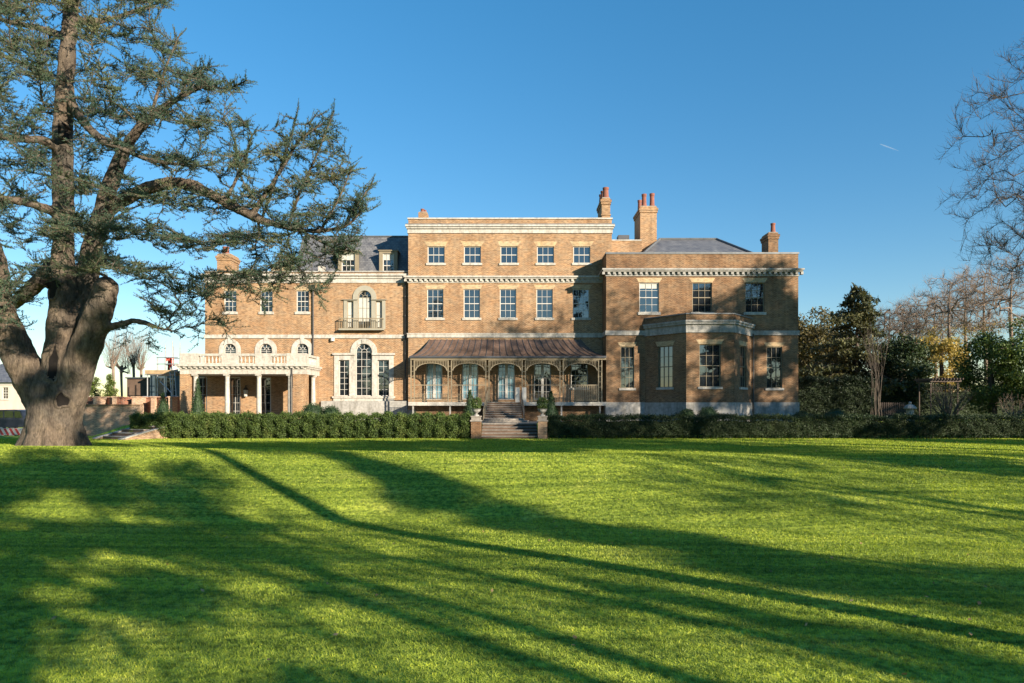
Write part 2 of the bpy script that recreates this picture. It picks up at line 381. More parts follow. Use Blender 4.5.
def sash(fr, u0, u1, z0, z1, cols, rows, parent, arch=False, glass='glass', fmat='white_paint', bw=.028, meet=True, sill=None, lintel=None, rec=.16, fw=.06, blind=0., name='window', parts=True, tilt=.006):
    """a window: frame and glazing bars; its pane, sill and lintel are sub-parts when the window is a part"""
    mb = MB(); da, db = -rec, -rec + .07
    r = (u1 - u0) / 2; cu = (u0 + u1) / 2; zs = z1 - r if arch else z1
    fr.box(mb, u0, u0 + fw, z0, zs, da, db); fr.box(mb, u1 - fw, u1, z0, zs, da, db)
    fr.box(mb, u0 + fw, u1 - fw, z0, z0 + fw, da, db)
    if arch:
        fr.arc(mb, cu, zs, r - fw, r, 0, math.pi, da, db)
        fr.box(mb, u0 + fw, u1 - fw, zs - bw / 2, zs + bw / 2, da + .005, db - .015)
        for q in range(1, 4):
            a = math.pi * q / 4
            fr.bar(mb, (cu + .36 * r * math.cos(a), zs + .36 * r * math.sin(a)), (cu + (r - fw) * math.cos(a), zs + (r - fw) * math.sin(a)), bw, da + .012, db - .022)
        fr.arc(mb, cu, zs, .33 * r, .33 * r + bw, 0, math.pi, da + .008, db - .018, 8)
    else:
        fr.box(mb, u0 + fw, u1 - fw, z1 - fw, z1, da, db)
    top = zs - (bw / 2 if arch else fw)
    for c in range(1, cols):
        u = u0 + fw + (u1 - u0 - 2 * fw) * c / cols
        fr.box(mb, u - bw / 2, u + bw / 2, z0 + fw, top, da + .015, db - .025)
    for q in range(1, rows):
        z = z0 + fw + (top - z0 - fw) * q / rows
        big = meet and rows % 2 == 0 and q == rows // 2
        h = .032 if big else bw / 2
        fr.box(mb, u0 + fw, u1 - fw, z - h, z + h, da + .01, db - (.005 if big else .03))
    w = mb.build(name, fmat, parent)
    host = w if parts else parent
    mb = MB(); t1, t2 = _w.uniform(-tilt, tilt) * 1.6, _w.uniform(-tilt, tilt) * .5; dp = da - .006
    pts = [(u0, z0), (u1, z0), (u1, zs), (u0, zs)]
    if arch: pts = [(u0, z0), (u1, z0)] + [(cu + r * math.cos(a), zs + r * math.sin(a)) for a in np.linspace(0, math.pi, 17)]
    # the old glass leans a little in its sash
    V = [fr.P(u, z, dp + min(0, (u - u0) * t1 - abs(t1) * (u1 - u0) * .5 + (z - z0) * t2 - abs(t2) * (z1 - z0) * .5)) for u, z in pts]
    mb.add(V, [tuple(range(len(V)))]); mb.build('pane', glass, host)
    if blind:
        mb = MB(); fr.box(mb, u0 + fw, u1 - fw, z1 - fw - blind if not arch else zs - blind, top, dp + .002, dp + .009); mb.build('blind', 'curtain', host)
    if sill:
        mb = MB(); fr.box(mb, u0 - .12, u1 + .12, z0 - sill, z0 + .01, -rec + .02, .09); mb.build('sill', 'white_stone', host)
    if lintel:
        mb = MB(); fr.poly(mb, [(u0 - .03, z1 + .004), (u1 + .03, z1 + .004), (u1 + .03 + lintel * .62, z1 + lintel), (u0 - .03 - lintel * .62, z1 + lintel)], -.1, .006)
        mb.build('lintel', 'gauged_brick', host)
    return w

def dentil_cornice(fr, u0, u1, z0, z1, name='cornice', mat='white_stone', proj=.34, ends=(1, 1), step=.42):
    mb = MB(); h = z1 - z0; a, b = u0 - (proj if ends[0] else 0), u1 + (proj if ends[1] else 0)
    fr.box(mb, a, b, z1 - h * .22, z1, -.12, proj); fr.box(mb, a + .08, b - .08, z1 - h * .42, z1 - h * .22, -.12, proj - .1)
    fr.box(mb, u0 - .06, u1 + .06, z0, z0 + h * .2, -.1, .07)
    fr.box(mb, u0, u1, z0 + h * .2, z1 - h * .42, -.1, .03)
    n = int((b - a - .2) / step)
    for q in range(n + 1):
        u = a + .12 + (b - a - .24) * q / n
        fr.box(mb, u - .1, u + .1, z0 + h * .2, z1 - h * .42, -.1, proj - .16)
    return mb.build(name, mat, house)

def chimney(x0, x1, y0, y1, z0, z1, pots, mat='stock_brick', corbel=2):
    mb = MB(); mb.box(x0, x1, y0, y1, z0, z1)
    for q in range(corbel):
        e = .06 + .05 * q; mb.box(x0 - e, x1 + e, y0 - e, y1 + e, z1 - .55 + q * .2, z1 - .36 + q * .2)
    mb.box(x0 - .05, x1 + .05, y0 - .05, y1 + .05, z0 + (z1 - z0) * .42, z0 + (z1 - z0) * .42 + .12)
    c = mb.build('chimney', mat, house)
    mb = MB(); mb.box(x0 + .05, x1 - .05, y0 + .05, y1 - .05, z1, z1 + .06); mb.build('flaunching', 'grey_stone', c)
    for x, y, r, h in pots:
        mb = MB(); mb.lathe((x, y, z1 + .05), [(r * 1.1, 0), (r * 1.12, .12), (r * .95, .2), (r * .82, h * .8), (r * .95, h * .84), (r * 1.0, h), (r * .7, h), (r * .6, h * .7)], 14)
        mb.build('chimney_pot', 'terracotta', c, smooth=False)
    return c

zM = lambda p: Z(p, YM); xM = lambda p: X(p, YM)
zR = lambda p: Z(p, YR); xR = lambda p: X(p, YR)
zL = lambda p: Z(p, YL); xL = lambda p: X(p, YL)

# ---- middle block
MX0, MX1 = xM(408.3), xM(611.8)
top_w = [(xM(c) - .71, xM(c) + .71, zM(263.2), zM(246.3)) for c in (436.1, 472.4, 509, 545.5, 581.8)]
mid_w = [(xM(c) - .68, xM(c) + .68, zM(318), zM(289)) for c in (435.2, 471.8, 508, 544.6, 581)]
gf_c = [(426, 442.4), (462, 478.2), (498, 515), (534, 551), (571, 588)]
gf_w = [(xM(a), xM(b), (zM(399.6) if q < 4 else zM(388)), zM(363)) for q, (a, b) in enumerate(gf_c)]
mb = MB(); wall(mb, FM, MX0, MX1, .9, zM(219.2), top_w + mid_w + gf_w)
BK = 15.
wall(mb, Fr((MX0, YM + BK), (0, -1)), 0, BK, .9, zM(219.2)); wall(mb, Fr((MX1, YM), (0, 1)), 0, BK, .9, zM(219.2))
wall(mb, Fr((0, YM + BK), (-1, 0)), -MX1, -MX0, .9, zM(219.2))
mb.box(MX0 + .01, MX1 - .01, YM + .4, YM + BK - .01, 17.2, 17.3)
mb.build('wall', 'stock_brick', house)
for q, h in enumerate(top_w): sash(FM, *h, 3, 2, house, sill=.17, lintel=.42, meet=True)
for q, h in enumerate(mid_w): sash(FM, *h, 3, 4, house, sill=.18, lintel=.34)
for q, h in enumerate(gf_w):
    if q < 4:
        d = sash(FM, *h, 4, 5, house, name='french_door', glass='sky_tint_glass' if q < 3 else 'glass', fmat='white_paint', meet=False, fw=.09, blind=.0, tilt=.02)
        mb = MB(); u = (h[0] + h[1]) / 2
        FM.box(mb, u - .11, u + .11, h[2], h[3], -.155, -.075); mb.build('meeting_stile', 'white_paint', d)
        mb = MB(); FM.poly(mb, [(h[0], h[3] + .004), (h[1], h[3] + .004), (h[1] + .2, h[3] + .34), (h[0] - .2, h[3] + .34)], -.1, .006); mb.build('lintel', 'gauged_brick', d)
    else: sash(FM, *h, 4, 4, house, sill=.15, lintel=.34)
mb = MB()                                        # frieze, cornice and coping
FM.box(mb, MX0 - .05, MX1 + .05, zM(233.3), zM(227.6), -.05, .08)
FM.box(mb, MX0 - .14, MX1 + .14, zM(229), zM(227.2), -.05, .2)
FM.box(mb, MX0 - .22, MX1 + .22, zM(227.2), zM(225.4), -.05, .3)
mb.box(MX0 - .22, MX0 - .004, YM + .05, YM + BK, zM(227.2), zM(225.4)); mb.box(MX1 + .004, MX1 + .22, YM + .05, YM + BK, zM(227.2), zM(225.4))
mb.box(MX0 - .08, MX0 - .004, YM + .05, YM + BK, zM(233.3), zM(227.2)); mb.box(MX1 + .004, MX1 + .08, YM + .05, YM + BK, zM(233.3), zM(227.2))
mb.build('cornice', 'white_stone', house)
mb = MB(); FM.box(mb, MX0 - .2, MX1 + .2, zM(225.4), zM(224.4), -.05, .27); mb.build('lead_flashing', 'lead', house)
mb = MB(); FM.box(mb, MX0 - .07, MX1 + .07, zM(219.2), zM(217.8), -.4, .07)
mb.box(MX0 - .07, MX0 + .35, YM + .4, YM + BK, zM(219.2), zM(217.8)); mb.box(MX1 - .35, MX1 + .07, YM + .4, YM + BK, zM(219.2), zM(217.8)); mb.build('coping', 'white_stone', house)
dentil_cornice(FM, MX0, xM(604), zM(282.8), zM(276.4), ends=(1, 0))
mb = MB(); FM.box(mb, MX0 - .08, xM(604), zM(337.6), zM(333.3), -.1, .1); FM.box(mb, MX0 - .11, xM(604), zM(334.2), zM(333.2), -.1, .14); mb.build('string_course', 'white_stone', house)
mb = MB(); FM.box(mb, MX0 - .06, xM(604), .95, 1.9, -.1, .06); mb.build('plinth', 'grey_stone', house)
chimney(xM(417.5), xM(426.5), YM + .5, YM + 1.5, 17.2, zM(210.5), [(xM(421), YM + 1, .17, .35), (xM(423.6), YM + 1, .12, .25)], corbel=0)
chimney(xM(602.5), xM(611), YM + .45, YM + 3.1, 17.2, zM(196.2), [(xM(607.3), YM + .95, .27, .95), (xM(606.6), YM + 1.9, .27, .95), (xM(606), YM + 2.7, .25, .9)])
# link block behind and its big stack
YK = 58.4
mb = MB(); mb.box(X(611, YK), X(642, YK), YK, YK + 8, 1, Z(240.8, YK)); mb.build('wall', 'stock_brick', house)
mb = MB(); mb.box(X(611.9, YK), X(641.5, YK), YK - .06, YK + .4, Z(240.8, YK), Z(239.8, YK)); mb.build('coping', 'white_stone', house)
mb = MB(); mb.box(X(621, YK), X(632.3, YK), YK + 1.5, YK + 2.4, Z(241, YK), Z(235, YK + 1.5)); mb.build('roof_hatch', 'lead_dark', house)
chimney(X(640.2, 59.6), X(656.8, 59.6), 59.6, 62.4, 12, Z(206.3, 59.6), [(X(644.3, 60), 60.1, .23, 1.15), (X(652.3, 60), 60.1, .23, 1.2), (X(643.3, 60), 61.7, .2, 1.1)])

# ---- east wing with its canted bay
RX0, RX1 = xR(606.3), xR(798.3)
r1 = [(xR(a), xR(b), zR(312.4), zR(282.5)) for a, b in ((639.3, 659), (692.3, 712), (745.3, 764.5))]
rg = [(xR(a), xR(b), zR(388.2), zR(346.6)) for a, b in ((620.6, 634.2), (766.6, 782.2))]
mb = MB(); wall(mb, FRr, RX0, RX1, .9, zR(254), r1 + rg)
FS = Fr((RX0, YR + 14), (0, -1)); wall(mb, FS, 0, 14, .9, zR(254)); wall(mb, Fr((RX1, YR), (0, 1)), 0, 14, .9, zR(254)); wall(mb, Fr((0, YR + 14), (-1, 0)), -RX1, -RX0, .9, zR(254))
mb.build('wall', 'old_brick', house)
for q, h in enumerate(r1): sash(FRr, *h, 3, 4, house, sill=.2, lintel=.36, blind=.4 if q == 0 else 0, fmat='beige_paint' if q else 'white_paint')
for h in rg: sash(FRr, *h, 3, 4, house, sill=.17, lintel=.34, fmat='beige_paint')
mb = MB(); FRr.box(mb, RX0 - .06, RX1 + .06, zR(254), zR(252.3), -.4, .06)
for x in (RX0 - .06, RX1 - .3): mb.box(x, x + .36, YR + .4, YR + 14, zR(254), zR(252.3))
mb.build('coping', 'lead', house)
dentil_cornice(FRr, RX0, RX1, zR(276.2), zR(269), proj=.36, mat='grey_stone')
mb = MB()
for x0, x1 in ((RX0 - .34, RX0 - .004), (RX1 + .004, RX1 + .34)): mb = MB(); mb.box(x0, x1, YR + .13, YR + 14, zR(270.6), zR(269.03)); mb.build('cornice', 'grey_stone', house)
Yb, bx0, bx1 = 51.6, X(645, YR), X(752, YR); bf0, bf1 = X(686.3, 51.6), X(733.8, 51.6)
segs = [((bx0, YR), (bf0, Yb)), ((bf0, Yb), (bf1, Yb)), ((bf1, Yb), (bx1, YR))]
mb = MB(); FRr.box(mb, RX0 - .08, bx0, zR(335.3), zR(330.7), -.1, .1); mb.build('string_course', 'grey_stone', house); mb = MB(); FRr.box(mb, bx1, RX1 + .08, zR(335.3), zR(330.7), -.1, .1)
mb.build('string_course', 'grey_stone', house); mb = MB(); mb.box(RX0 - .08, RX0 - .003, YR + .11, YM, zR(335.3), zR(330.7)); mb.build('string_course', 'grey_stone', house)
mb = MB(); FRr.box(mb, RX0 - .07, bx0, .95, zR(402.3), -.1, .07); mb.build('plinth', 'grey_stone', house); mb = MB(); FRr.box(mb, bx1, RX1 + .07, .95, zR(402.3), -.1, .07)
mb.build('plinth', 'grey_stone', house); mb = MB(); mb.box(RX0 - .07, RX0 - .003, YR + .08, YM, .95, zR(402.3)); mb.build('plinth', 'grey_stone', house)
bay = empty('bay', (X(700, Yb), Yb + 1, 1.0), house)
bz = lambda p: Z(p, Yb); bw_, bs, bc, bp = MB(), MB(), MB(), MB()
zt = bz(314.2); bfr = []
for q, (A, B) in enumerate(segs):
    fr = Fr(A, (B[0] - A[0], B[1] - A[1])); L = math.hypot(B[0] - A[0], B[1] - A[1]); bfr.append((fr, L))
    w = 1.38 if q != 1 else 1.62; c = L * .5
    h = (c - w / 2, c + w / 2, bz(387), bz(344.2)); wall(bw_, fr, 0, L, .9, zt, [h])
    e0, e1 = (-.0 if q == 0 else -.06), (L if q == 2 else L + .06)
    for mbx, z0, z1, d in ((bs, bz(332.5), bz(326.2), .09), (bs, bz(326.2), bz(324.3), .06), (bs, bz(324.3), bz(320.4), .2), (bs, bz(322), bz(320.2), .27), (bc, zt, bz(313), .07), (bp, .95, bz(402.4), .08)):
        k = d * .42; a0 = 0 if q == 0 else -k; a1 = L if q == 2 else L + k
        fr.box(mbx, a0, a1, z0, z1, -.1, d + (.0025 if q == 1 else 0))
bw_.build('wall', 'old_brick', bay); bs.build('cornice', 'grey_stone', bay); bc.build('coping', 'lead', bay); bp.build('plinth', 'grey_stone', bay)
mb = MB(); mb.add([(bx0, YR - .01, zt - .3), (bf0, Yb + .1, zt - .3), (bf1, Yb + .1, zt - .3), (bx1, YR - .01, zt - .3)], [(0, 1, 2, 3)]); mb.build('roof', 'lead', bay)
for q, (fr, L) in enumerate(bfr):
    w = 1.38 if q != 1 else 1.62; c = L * .5
    sash(fr, c - w / 2, c + w / 2, bz(387), bz(344.2), 3, 4, house, sill=.16, lintel=.36, fmat='beige_paint', tilt=.004)
def drainpipe(x, y, z0, z1, hop=True):
    mb = MB(); mb.tube([(x, y, z0), (x, y, z1)], .06, 8)
    for z in np.arange(z0 + .8, z1, 1.6): mb.tube([(x, y, z), (x, y, z + .1)], .085, 8)
    if hop: mb.box(x - .16, x + .16, y - .13, y + .13, z1 - .1, z1 + .3)
    mb.build('drainpipe', 'iron', house)
drainpipe(xR(752.7), YR - .16, 1.0, zR(334), hop=False)
mb = MB(); y0, y1, x0, x1, zb, zr = YR + 1.6, YR + 12, X(641, 57), X(751, 57), Z(254, 56), Z(239.6, 60.5)
R0, R1 = (X(660, 60.5), 60.5, zr), (X(716.5, 60.5), 60.5, zr)
mb.add([(x0, y0, zb), (x1, y0, zb), (x1, y1, zb), (x0, y1, zb), R0, R1], [(0, 1, 5, 4), (2, 3, 4, 5)], [(1, 2, 5), (3, 0, 4)])
rf = mb.build('roof', 'slate', house)
mb = MB()
for a, b in (((x0, y0, zb), R0), ((x1, y0, zb), R1), (R0, R1)): mb.tube([np.array(a) + (0, 0, .05), np.array(b) + (0, 0, .05)], .11, 6)
mb.build('ridge', 'lead', rf)
chimney(X(768.5, 58), X(778.3, 58), 58, 59.6, 12, Z(232.5, 58), [(X(773.4, 58.4), 58.5, .21, .85)], mat='old_brick')
mb = MB(); mb.box(x0 - 1.3, RX1 - .02, YR + .3, YR + 13.9, 12.9, 13.0); mb.build('flat_roof', 'lead_dark', house)

# ---- west wing
LX0 = xL(205); LX1 = MX0 + .02
l1 = [(xL(a), xL(b), zL(312), zL(290.6)) for a, b in ((224, 236.4), (260, 272.6), (296.4, 309))]
lun = [(xL(c) - .52, xL(c) + .52, zL(353.8), zL(343.6), 1) for c in (230, 266, 302.4)]
p1 = [(xL(358), xL(371.5), zL(329), zL(290.6), 1), (xL(347.2), xL(353.6), zL(329), zL(301), ), (xL(375.8), xL(382.2), zL(329), zL(301))]
p0 = [(xL(355.6), xL(372.2), zL(396), zL(343.6), 1), (xL(338.8), xL(349.4), zL(396), zL(360)), (xL(377.6), xL(389.2), zL(396), zL(360))]
pd = [(xL(a), xL(b), 1.03, zL(377)) for a, b in ((197.5, 207), (229, 240.5), (259.5, 271))]
mb = MB(); wall(mb, FL, LX0, LX1, .9, zL(272.3), l1 + lun + p1 + p0 + pd)
wall(mb, Fr((LX0, YL + 13), (0, -1)), 0, 13, .9, zL(272.3)); wall(mb, Fr((0, YL + 13), (-1, 0)), -LX1, -LX0, .9, zL(272.3))
mb.box(xL(194), LX0 - .01, YL + 2.5, YL + 12, .9, zL(322))
mb.build('wall', 'stock_brick', house)
mb = MB(); mb.box(LX0 + .05, LX1, YL + .3, YL + 12.9, 13.2, 13.3); mb.build('flat_roof', 'lead_dark', house)
for h in l1: sash(FL, *h, 3, 4, house, sill=.2, lintel=.33)
for h in lun: sash(FL, *h[:4], 2, 2, house, arch=True, meet=False, fw=.06)
for q, h in enumerate(pd): sash(FL, *h, 2, 5, house, name='glazed_door', meet=False, fw=.1, fmat='white_paint')
def rim(mb, fr, h, t, d, key=0.):
    u0, u1, z0, z1 = h[:4]; r = (u1 - u0) / 2; c = (u0 + u1) / 2; s = z1 - r
    fr.arc(mb, c, s, r + .002, r + t, 0, math.pi, -.1, d, 18)
    if key: fr.poly(mb, [(c - .11, z1 - .02), (c + .11, z1 - .02), (c + .17, z1 + key), (c - .17, z1 + key)], -.1, d + .05)
for h in lun:
    mb = MB(); rim(mb, FL, h, .4, .07, zL(337) - h[3]); FL.box(mb, h[0] - .4, h[0] - .002, h[2] - .3, h[3] - .52, -.1, .07); FL.box(mb, h[1] + .002, h[1] + .4, h[2] - .3, h[3] - .52, -.1, .07)
    mb.build('window_surround', 'white_stone', house)
def palladian(h3, fmat, smat, flat, over, cols, rows, curtains=False, key=0., t=.35):
    c, a, b = h3
    w = sash(FL, *c[:4], cols, rows, house, arch=True, fmat=fmat, meet=curtains, blind=(c[3] - c[2]) * .62 if curtains else 0)
    for h in (a, b): sash(FL, *h, 2 if not curtains else 1, rows if not curtains else 2, house, fmat=fmat, meet=False, blind=(h[3] - h[2]) * .9 if curtains else 0)
    mb = MB(); rim(mb, FL, c, t, .09, key); s = c[3] - (c[1] - c[0]) / 2
    o0, o1 = a[0] - flat, b[1] + flat
    for u0, u1 in ((o0, a[0] - .002), (a[1] + .002, c[0] - .002), (c[1] + .002, b[0] - .002), (b[1] + .002, o1)): FL.box(mb, u0, u1, c[2], a[3] + .002, -.1, .07)
    for u0, u1 in ((o0, c[0] - .002), (c[1] + .002, o1)):
        FL.box(mb, u0, u1, a[3] + .002, a[3] + over * .7, -.1, .075); FL.box(mb, u0 - .12 * (u0 == o0), u1 + .12 * (u1 == o1), a[3] + over * .7, a[3] + over, -.1, .2)
        if s > a[3] + over: FL.box(mb, max(u0, c[0] - t) if u0 == o0 else u0, u1 if u0 == o0 else c[1] + t, a[3] + over, s, -.1, .085)
    mb.build('window_surround', smat, house); return o0, o1
palladian(p1, 'sage_stone', 'sage_stone', .28, .12, 3, 3, True, t=.42)
o0, o1 = palladian(p0, 'white_paint', 'white_stone', .38, .58, 3, 6, key=.32, t=.42)
mb = MB(); FL.box(mb, o0 - .14, o1 + .14, zL(398), zL(396.2), -.1, .2); FL.box(mb, o0 - .05, o1 + .05, 1, zL(398), -.1, .12); mb.build('sill', 'white_stone', house)
mb = MB(); FL.box(mb, xL(322), xL(408), 1, zL(401), -.1, .3); mb.build('plinth', 'grey_stone', house)
mb = MB(); FL.box(mb, LX0 - .06, LX1, zL(338.3), zL(334.7), -.1, .1); mb.build('string_course', 'white_stone', house)
mb = MB(); FL.box(mb, LX0 - .06, LX1, zL(283), zL(278.6), -.1, .07); FL.box(mb, LX0 - .14, LX1, zL(278.6), zL(276.2), -.1, .16); FL.box(mb, LX0 - .25, LX1, zL(276.2), zL(274.2), -.1, .3); mb.build('cornice', 'white_stone', house)
mb = MB(); FL.box(mb, LX0, LX1, zL(274.2), zL(272.3), -.3, .012); mb.build('parapet', 'stock_brick', house)
mb = MB(); FL.box(mb, LX0 - .06, LX1, zL(272.3), zL(271), -.35, .09); mb.build('coping', 'grey_stone', house)
drainpipe(xL(313.6), YL - .14, 1.0, zL(288.5)); drainpipe(xL(405.6), YL - .14, 1.0, zL(280))
# mansard with two dormers
y0, y1 = 58.6, 60.9; za, zb_ = 13.2, Z(236.8, 60.9); x0, x1 = X(293, y0), MX0 - .01; xt = X(304, y1)
mb = MB(); mb.add([(x0, y0, za), (x1, y0, za), (x1, y1, zb_), (xt, y1, zb_), (x0, y1 + 6, za), (xt, y1 + 4, zb_), (x1, y1 + 4, zb_)], [(0, 1, 2, 3), (0, 3, 5, 4), (3, 2, 6, 5)])
rf = mb.build('roof', 'slate', house)
mb = MB(); mb.tube([(x0, y0, za + .03), (xt, y1, zb_ + .04)], .09, 6); mb.box(xt, x1, y1 - .08, y1 + .1, zb_, zb_ + .09); mb.build('ridge', 'lead', rf)
FD = Fr((0, 58.75), (1, 0))
for a, b in ((338, 358.3), (379.2, 397.4)):
    d = empty('dormer', (X((a + b) / 2, 58.75), 58.75, 13.3), house)
    u0, u1, z0, z1 = X(a, 58.75), X(b, 58.75), 13.3, Z(250.8, 58.75)
    mb = MB(); FD.box(mb, u0, u0 + .3, z0, z1 - .2, -.3, 0); FD.box(mb, u1 - .3, u1, z0, z1 - .2, -.3, 0); FD.box(mb, u0, u1, z1 - .2, z1, -.3, .003); FD.box(mb, u0 - .08, u1 + .08, z1 - .02, z1 + .06, -2.2, .1)
    mb.build('surround', 'beige_paint', d)
    mb = MB(); mb.box(u0, u0 + .1, 59.06, 60.9, z0, z1 - .02); mb.build('cheek', 'lead', d); mb = MB(); mb.box(u1 - .1, u1, 59.06, 60.9, z0, z1 - .02); mb.build('cheek', 'lead', d)
    s = sash(FD, u0 + .3, u1 - .3, z0, z1 - .2, 3, 4, d, parts=False)
    mb = MB(); FD.box(mb, u0 + .37, u1 - .37, z1 - .75, z1 - .28, -.158, -.15); mb.build('blind', 'curtain', d)
mb = MB(); mb.box(X(318, 58.2), X(323.5, 58.2), 58.2, 58.9, 13.2, Z(266, 58.2)); mb.build('parapet_pier', 'white_stone', house)
# stair head and chimney behind the cedar
mb = MB(); mb.box(X(271, 61), X(293, 61), 61, 64, 13, Z(266, 61)); c = mb.build('stair_head', 'gauged_brick', house)
mb = MB(); u0, u1, zz = X(269, 61), X(295, 61), Z(266, 61)
mb.add([(u0, 60.7, zz), (u1, 60.7, zz), (u1, 64.3, zz), (u0, 64.3, zz), (u0 + 1, 62.5, zz + .75), (u1 - 1, 62.5, zz + .75)], [(0, 1, 5, 4), (2, 3, 4, 5), (0, 3, 2, 1)], [(1, 2, 5), (3, 0, 4)]); mb.build('roof', 'slate', c)
chimney(X(217, 58.3), X(231, 58.3), 58.3, 60, 12, Z(254, 58.3), [(X(225, 58.8), 59, .3, .7)])
mb = MB(); mb.lathe((xL(333), YL - .16, zL(341.5)), [(.02, 0), (.17, .02), (.17, .3), (.02, .32)], 14); mb.build('alarm_box', 'white_paint', house)
# Juliet balcony
bal = empty('balcony', (xL(364), YL, zL(330)), house)
mb = MB(); FL.box(mb, xL(340), xL(384.5), zL(330.6), zL(329.2), -.05, .5); mb.build('slab', 'sage_stone', bal)
mb = MB(); b0, b1 = xL(340.5), xL(384)
for z in (zL(329), zL(319)): FL.box(mb, b0, b1, z - .03, z + .03, .43, .48); FL.box(mb, b0, b0 + .05, z - .03, z + .03, 0, .43); FL.box(mb, b1 - .05, b1, z - .03, z + .03, 0, .43)
for u in np.linspace(b0 + .02, b1 - .02, 26): FL.box(mb, u - .018, u + .018, zL(329), zL(319), .44, .47)
mb.build('railing', 'beige_paint', bal)

# ---- porch
YP = 53.5; FP = Fr((0, YP), (1, 0)); zP = lambda p: Z(p, YP); xP = lambda p: X(p, YP)
por = empty('porch', (xP(242), YP, 1.0), house)
PX0, PX1 = xP(179.7), xP(305.2); zc0, zc1 = zP(374), zP(364.4)
mb = MB(); FP.box(mb, PX0, PX1, zc0, zP(369.4), -(YL - YP) + .02, -.05)        # architrave slab is the porch ceiling
FP.box(mb, PX0 - .02, PX1 + .02, zP(369.4), zP(367.6), -(YL - YP) + .02, .0)
FP.box(mb, PX0 - .22, PX1 + .22, zP(366.4), zP(364.2), -(YL - YP) + .02, .24)
FP.box(mb, PX0 - .05, PX1 + .05, zP(367.6), zP(366.4), -(YL - YP) + .02, .04)
for u in np.arange(PX0, PX1 + .1, .42): FP.box(mb, u - .1, u + .1, zP(368), zP(366.4), .0, .17)
for y in np.arange(YP + .3, YL, .42): mb.box(PX1, PX1 + .17, y - .1, y + .1, zP(368), zP(366.4))
mb.build('entablature', 'white_stone', por)
mb = MB(); zb0, zb1 = zP(364.2), zP(353.5)
def balus(a, b, plane):
    n = max(1, int(np.hypot(b[0] - a[0], b[1] - a[1]) / .27))
    for q in range(n + 1):
        t = q / n; p = (a[0] + (b[0] - a[0]) * t, a[1] + (b[1] - a[1]) * t, zb0 + .1)
        h = zb1 - zb0 - .28
        mb.lathe(p, [(.07, 0), (.05, .04), (.085, h * .35), (.045, h * .75), (.07, h)], 8)
def rail(x0, x1, y0, y1): mb.box(x0, x1, y0, y1, zb0, zb0 + .1); mb.box(x0 - .02, x1 + .02, y0 - .02, y1 + .02, zb1 - .18, zb1)
YF = YP + .12
peds = [(PX0, xP(198)), (xP(221.5), xP(238)), (xP(255), xP(271)), (xP(286.5), PX1)]
for a, b in peds: mb.box(a, b, YP, YP + .34, zb0, zb1 + .02)
for (a, b), (c, d) in zip(peds, peds[1:]): rail(b, c, YF - .07, YF + .17); balus((b + .2, YF + .05), (c - .2, YF + .05), 0)
mb.box(PX1 - .34, PX1, YL - .5, YL - .02, zb0, zb1 + .02); mb.box(PX1 - .34, PX1 - .004, YP + .36, YP + .9, zb0, zb1 + .02)
mb.box(PX1 - .3, PX1 - .06, YP + .9, YL - .5, zb0, zb0 + .1); mb.box(PX1 - .32, PX1 - .04, YP + .9, YL - .5, zb1 - .18, zb1); balus((PX1 - .18, YP + 1.1), (PX1 - .18, YL - .7), 0)
mb.box(PX0, PX0 + .3, YP + .36, YL - .02, zb0, zb1)
mb.build('balustrade', 'white_stone', por)
def column(x, y, r, z0, z1):
    mb = MB(); mb.box(x - r * 1.4, x + r * 1.4, y - r * 1.4, y + r * 1.4, z0, z0 + .1)
    mb.lathe((x, y, z0 + .1), [(r * 1.25, 0), (r * 1.25, .07), (r, .14), (r * .98, (z1 - z0) * .4), (r * .84, z1 - z0 - .42), (r * .95, z1 - z0 - .4), (r * .86, z1 - z0 - .34), (r * 1.15, z1 - z0 - .22)], 20)
    mb.box(x - r * 1.25, x + r * 1.25, y - r * 1.25, y + r * 1.25, z1 - .12, z1)
    mb.build('column', 'white_stone', por)
for p in (193.8, 225.6, 257.5, 288.8): column(xP(p), YP + .32, .19, 1.0, zc0)
column(PX1 - .25, YL - 1.0, .19, 1.0, zc0)
mb = MB(); mb.box(PX0, xP(189.5), YP + .03, YP + .75, .95, zc0 - .003); mb.build('pier', 'stock_brick', por)
mb = MB(); mb.box(xP(292.8), PX1 - .01, YP + .03, YP + .95, .95, zc0 - .003); mb.build('pier', 'stock_brick', por); mb = MB(); mb.box(PX1 - .5, PX1 - .02, YL - .5, YL - .02, .95, zc0 - .003); mb.build('pier', 'stock_brick', por)
mb = MB(); mb.tube([(xP(292), YP - .02, 1), (xP(292), YP - .02, zc0 + .5)], .05, 8); mb.build('drainpipe', 'iron', por)
mb = MB(); mb.box(PX0, PX1, YP - .15, YL, .9, 1.028); mb.build('floor', 'step_stone', por)

# ---- veranda with its copper roof
YV = 54.62; FV = Fr((0, YV), (1, 0)); zV = lambda p: Z(p, YV); xV = lambda p: X(p, YV)
ver = empty('veranda', (xV(506), YV, 1.0), house)
vx0, vx1 = xV(410.4), RX0 - .02; ze, zt2 = zV(356.6), zM(339.6); tx0, tx1 = xM(430), xM(580)
NS = 14
def prof(s): return s, ze + (zt2 - ze) * (.35 * s + .65 * s ** 2.4)       # bell-cast: flat at the eave, steep at the wall
mb = MB(); cols_ = 26; grid = []
for q in range(NS + 1):
    s, z = prof(q / NS); y = YV - .1 + (YM - .02 - (YV - .1)) * s
    a = vx0 + (tx0 - vx0) * s; b = vx1 + (tx1 - vx1) * s
    grid.append([(a + (b - a) * c / cols_, y, z) for c in range(cols_ + 1)])
V = np.array(grid).reshape(-1, 3); k1 = cols_ + 1
mb.add(V, [(r * k1 + c, r * k1 + c + 1, (r + 1) * k1 + c + 1, (r + 1) * k1 + c) for r in range(NS) for c in range(cols_)])
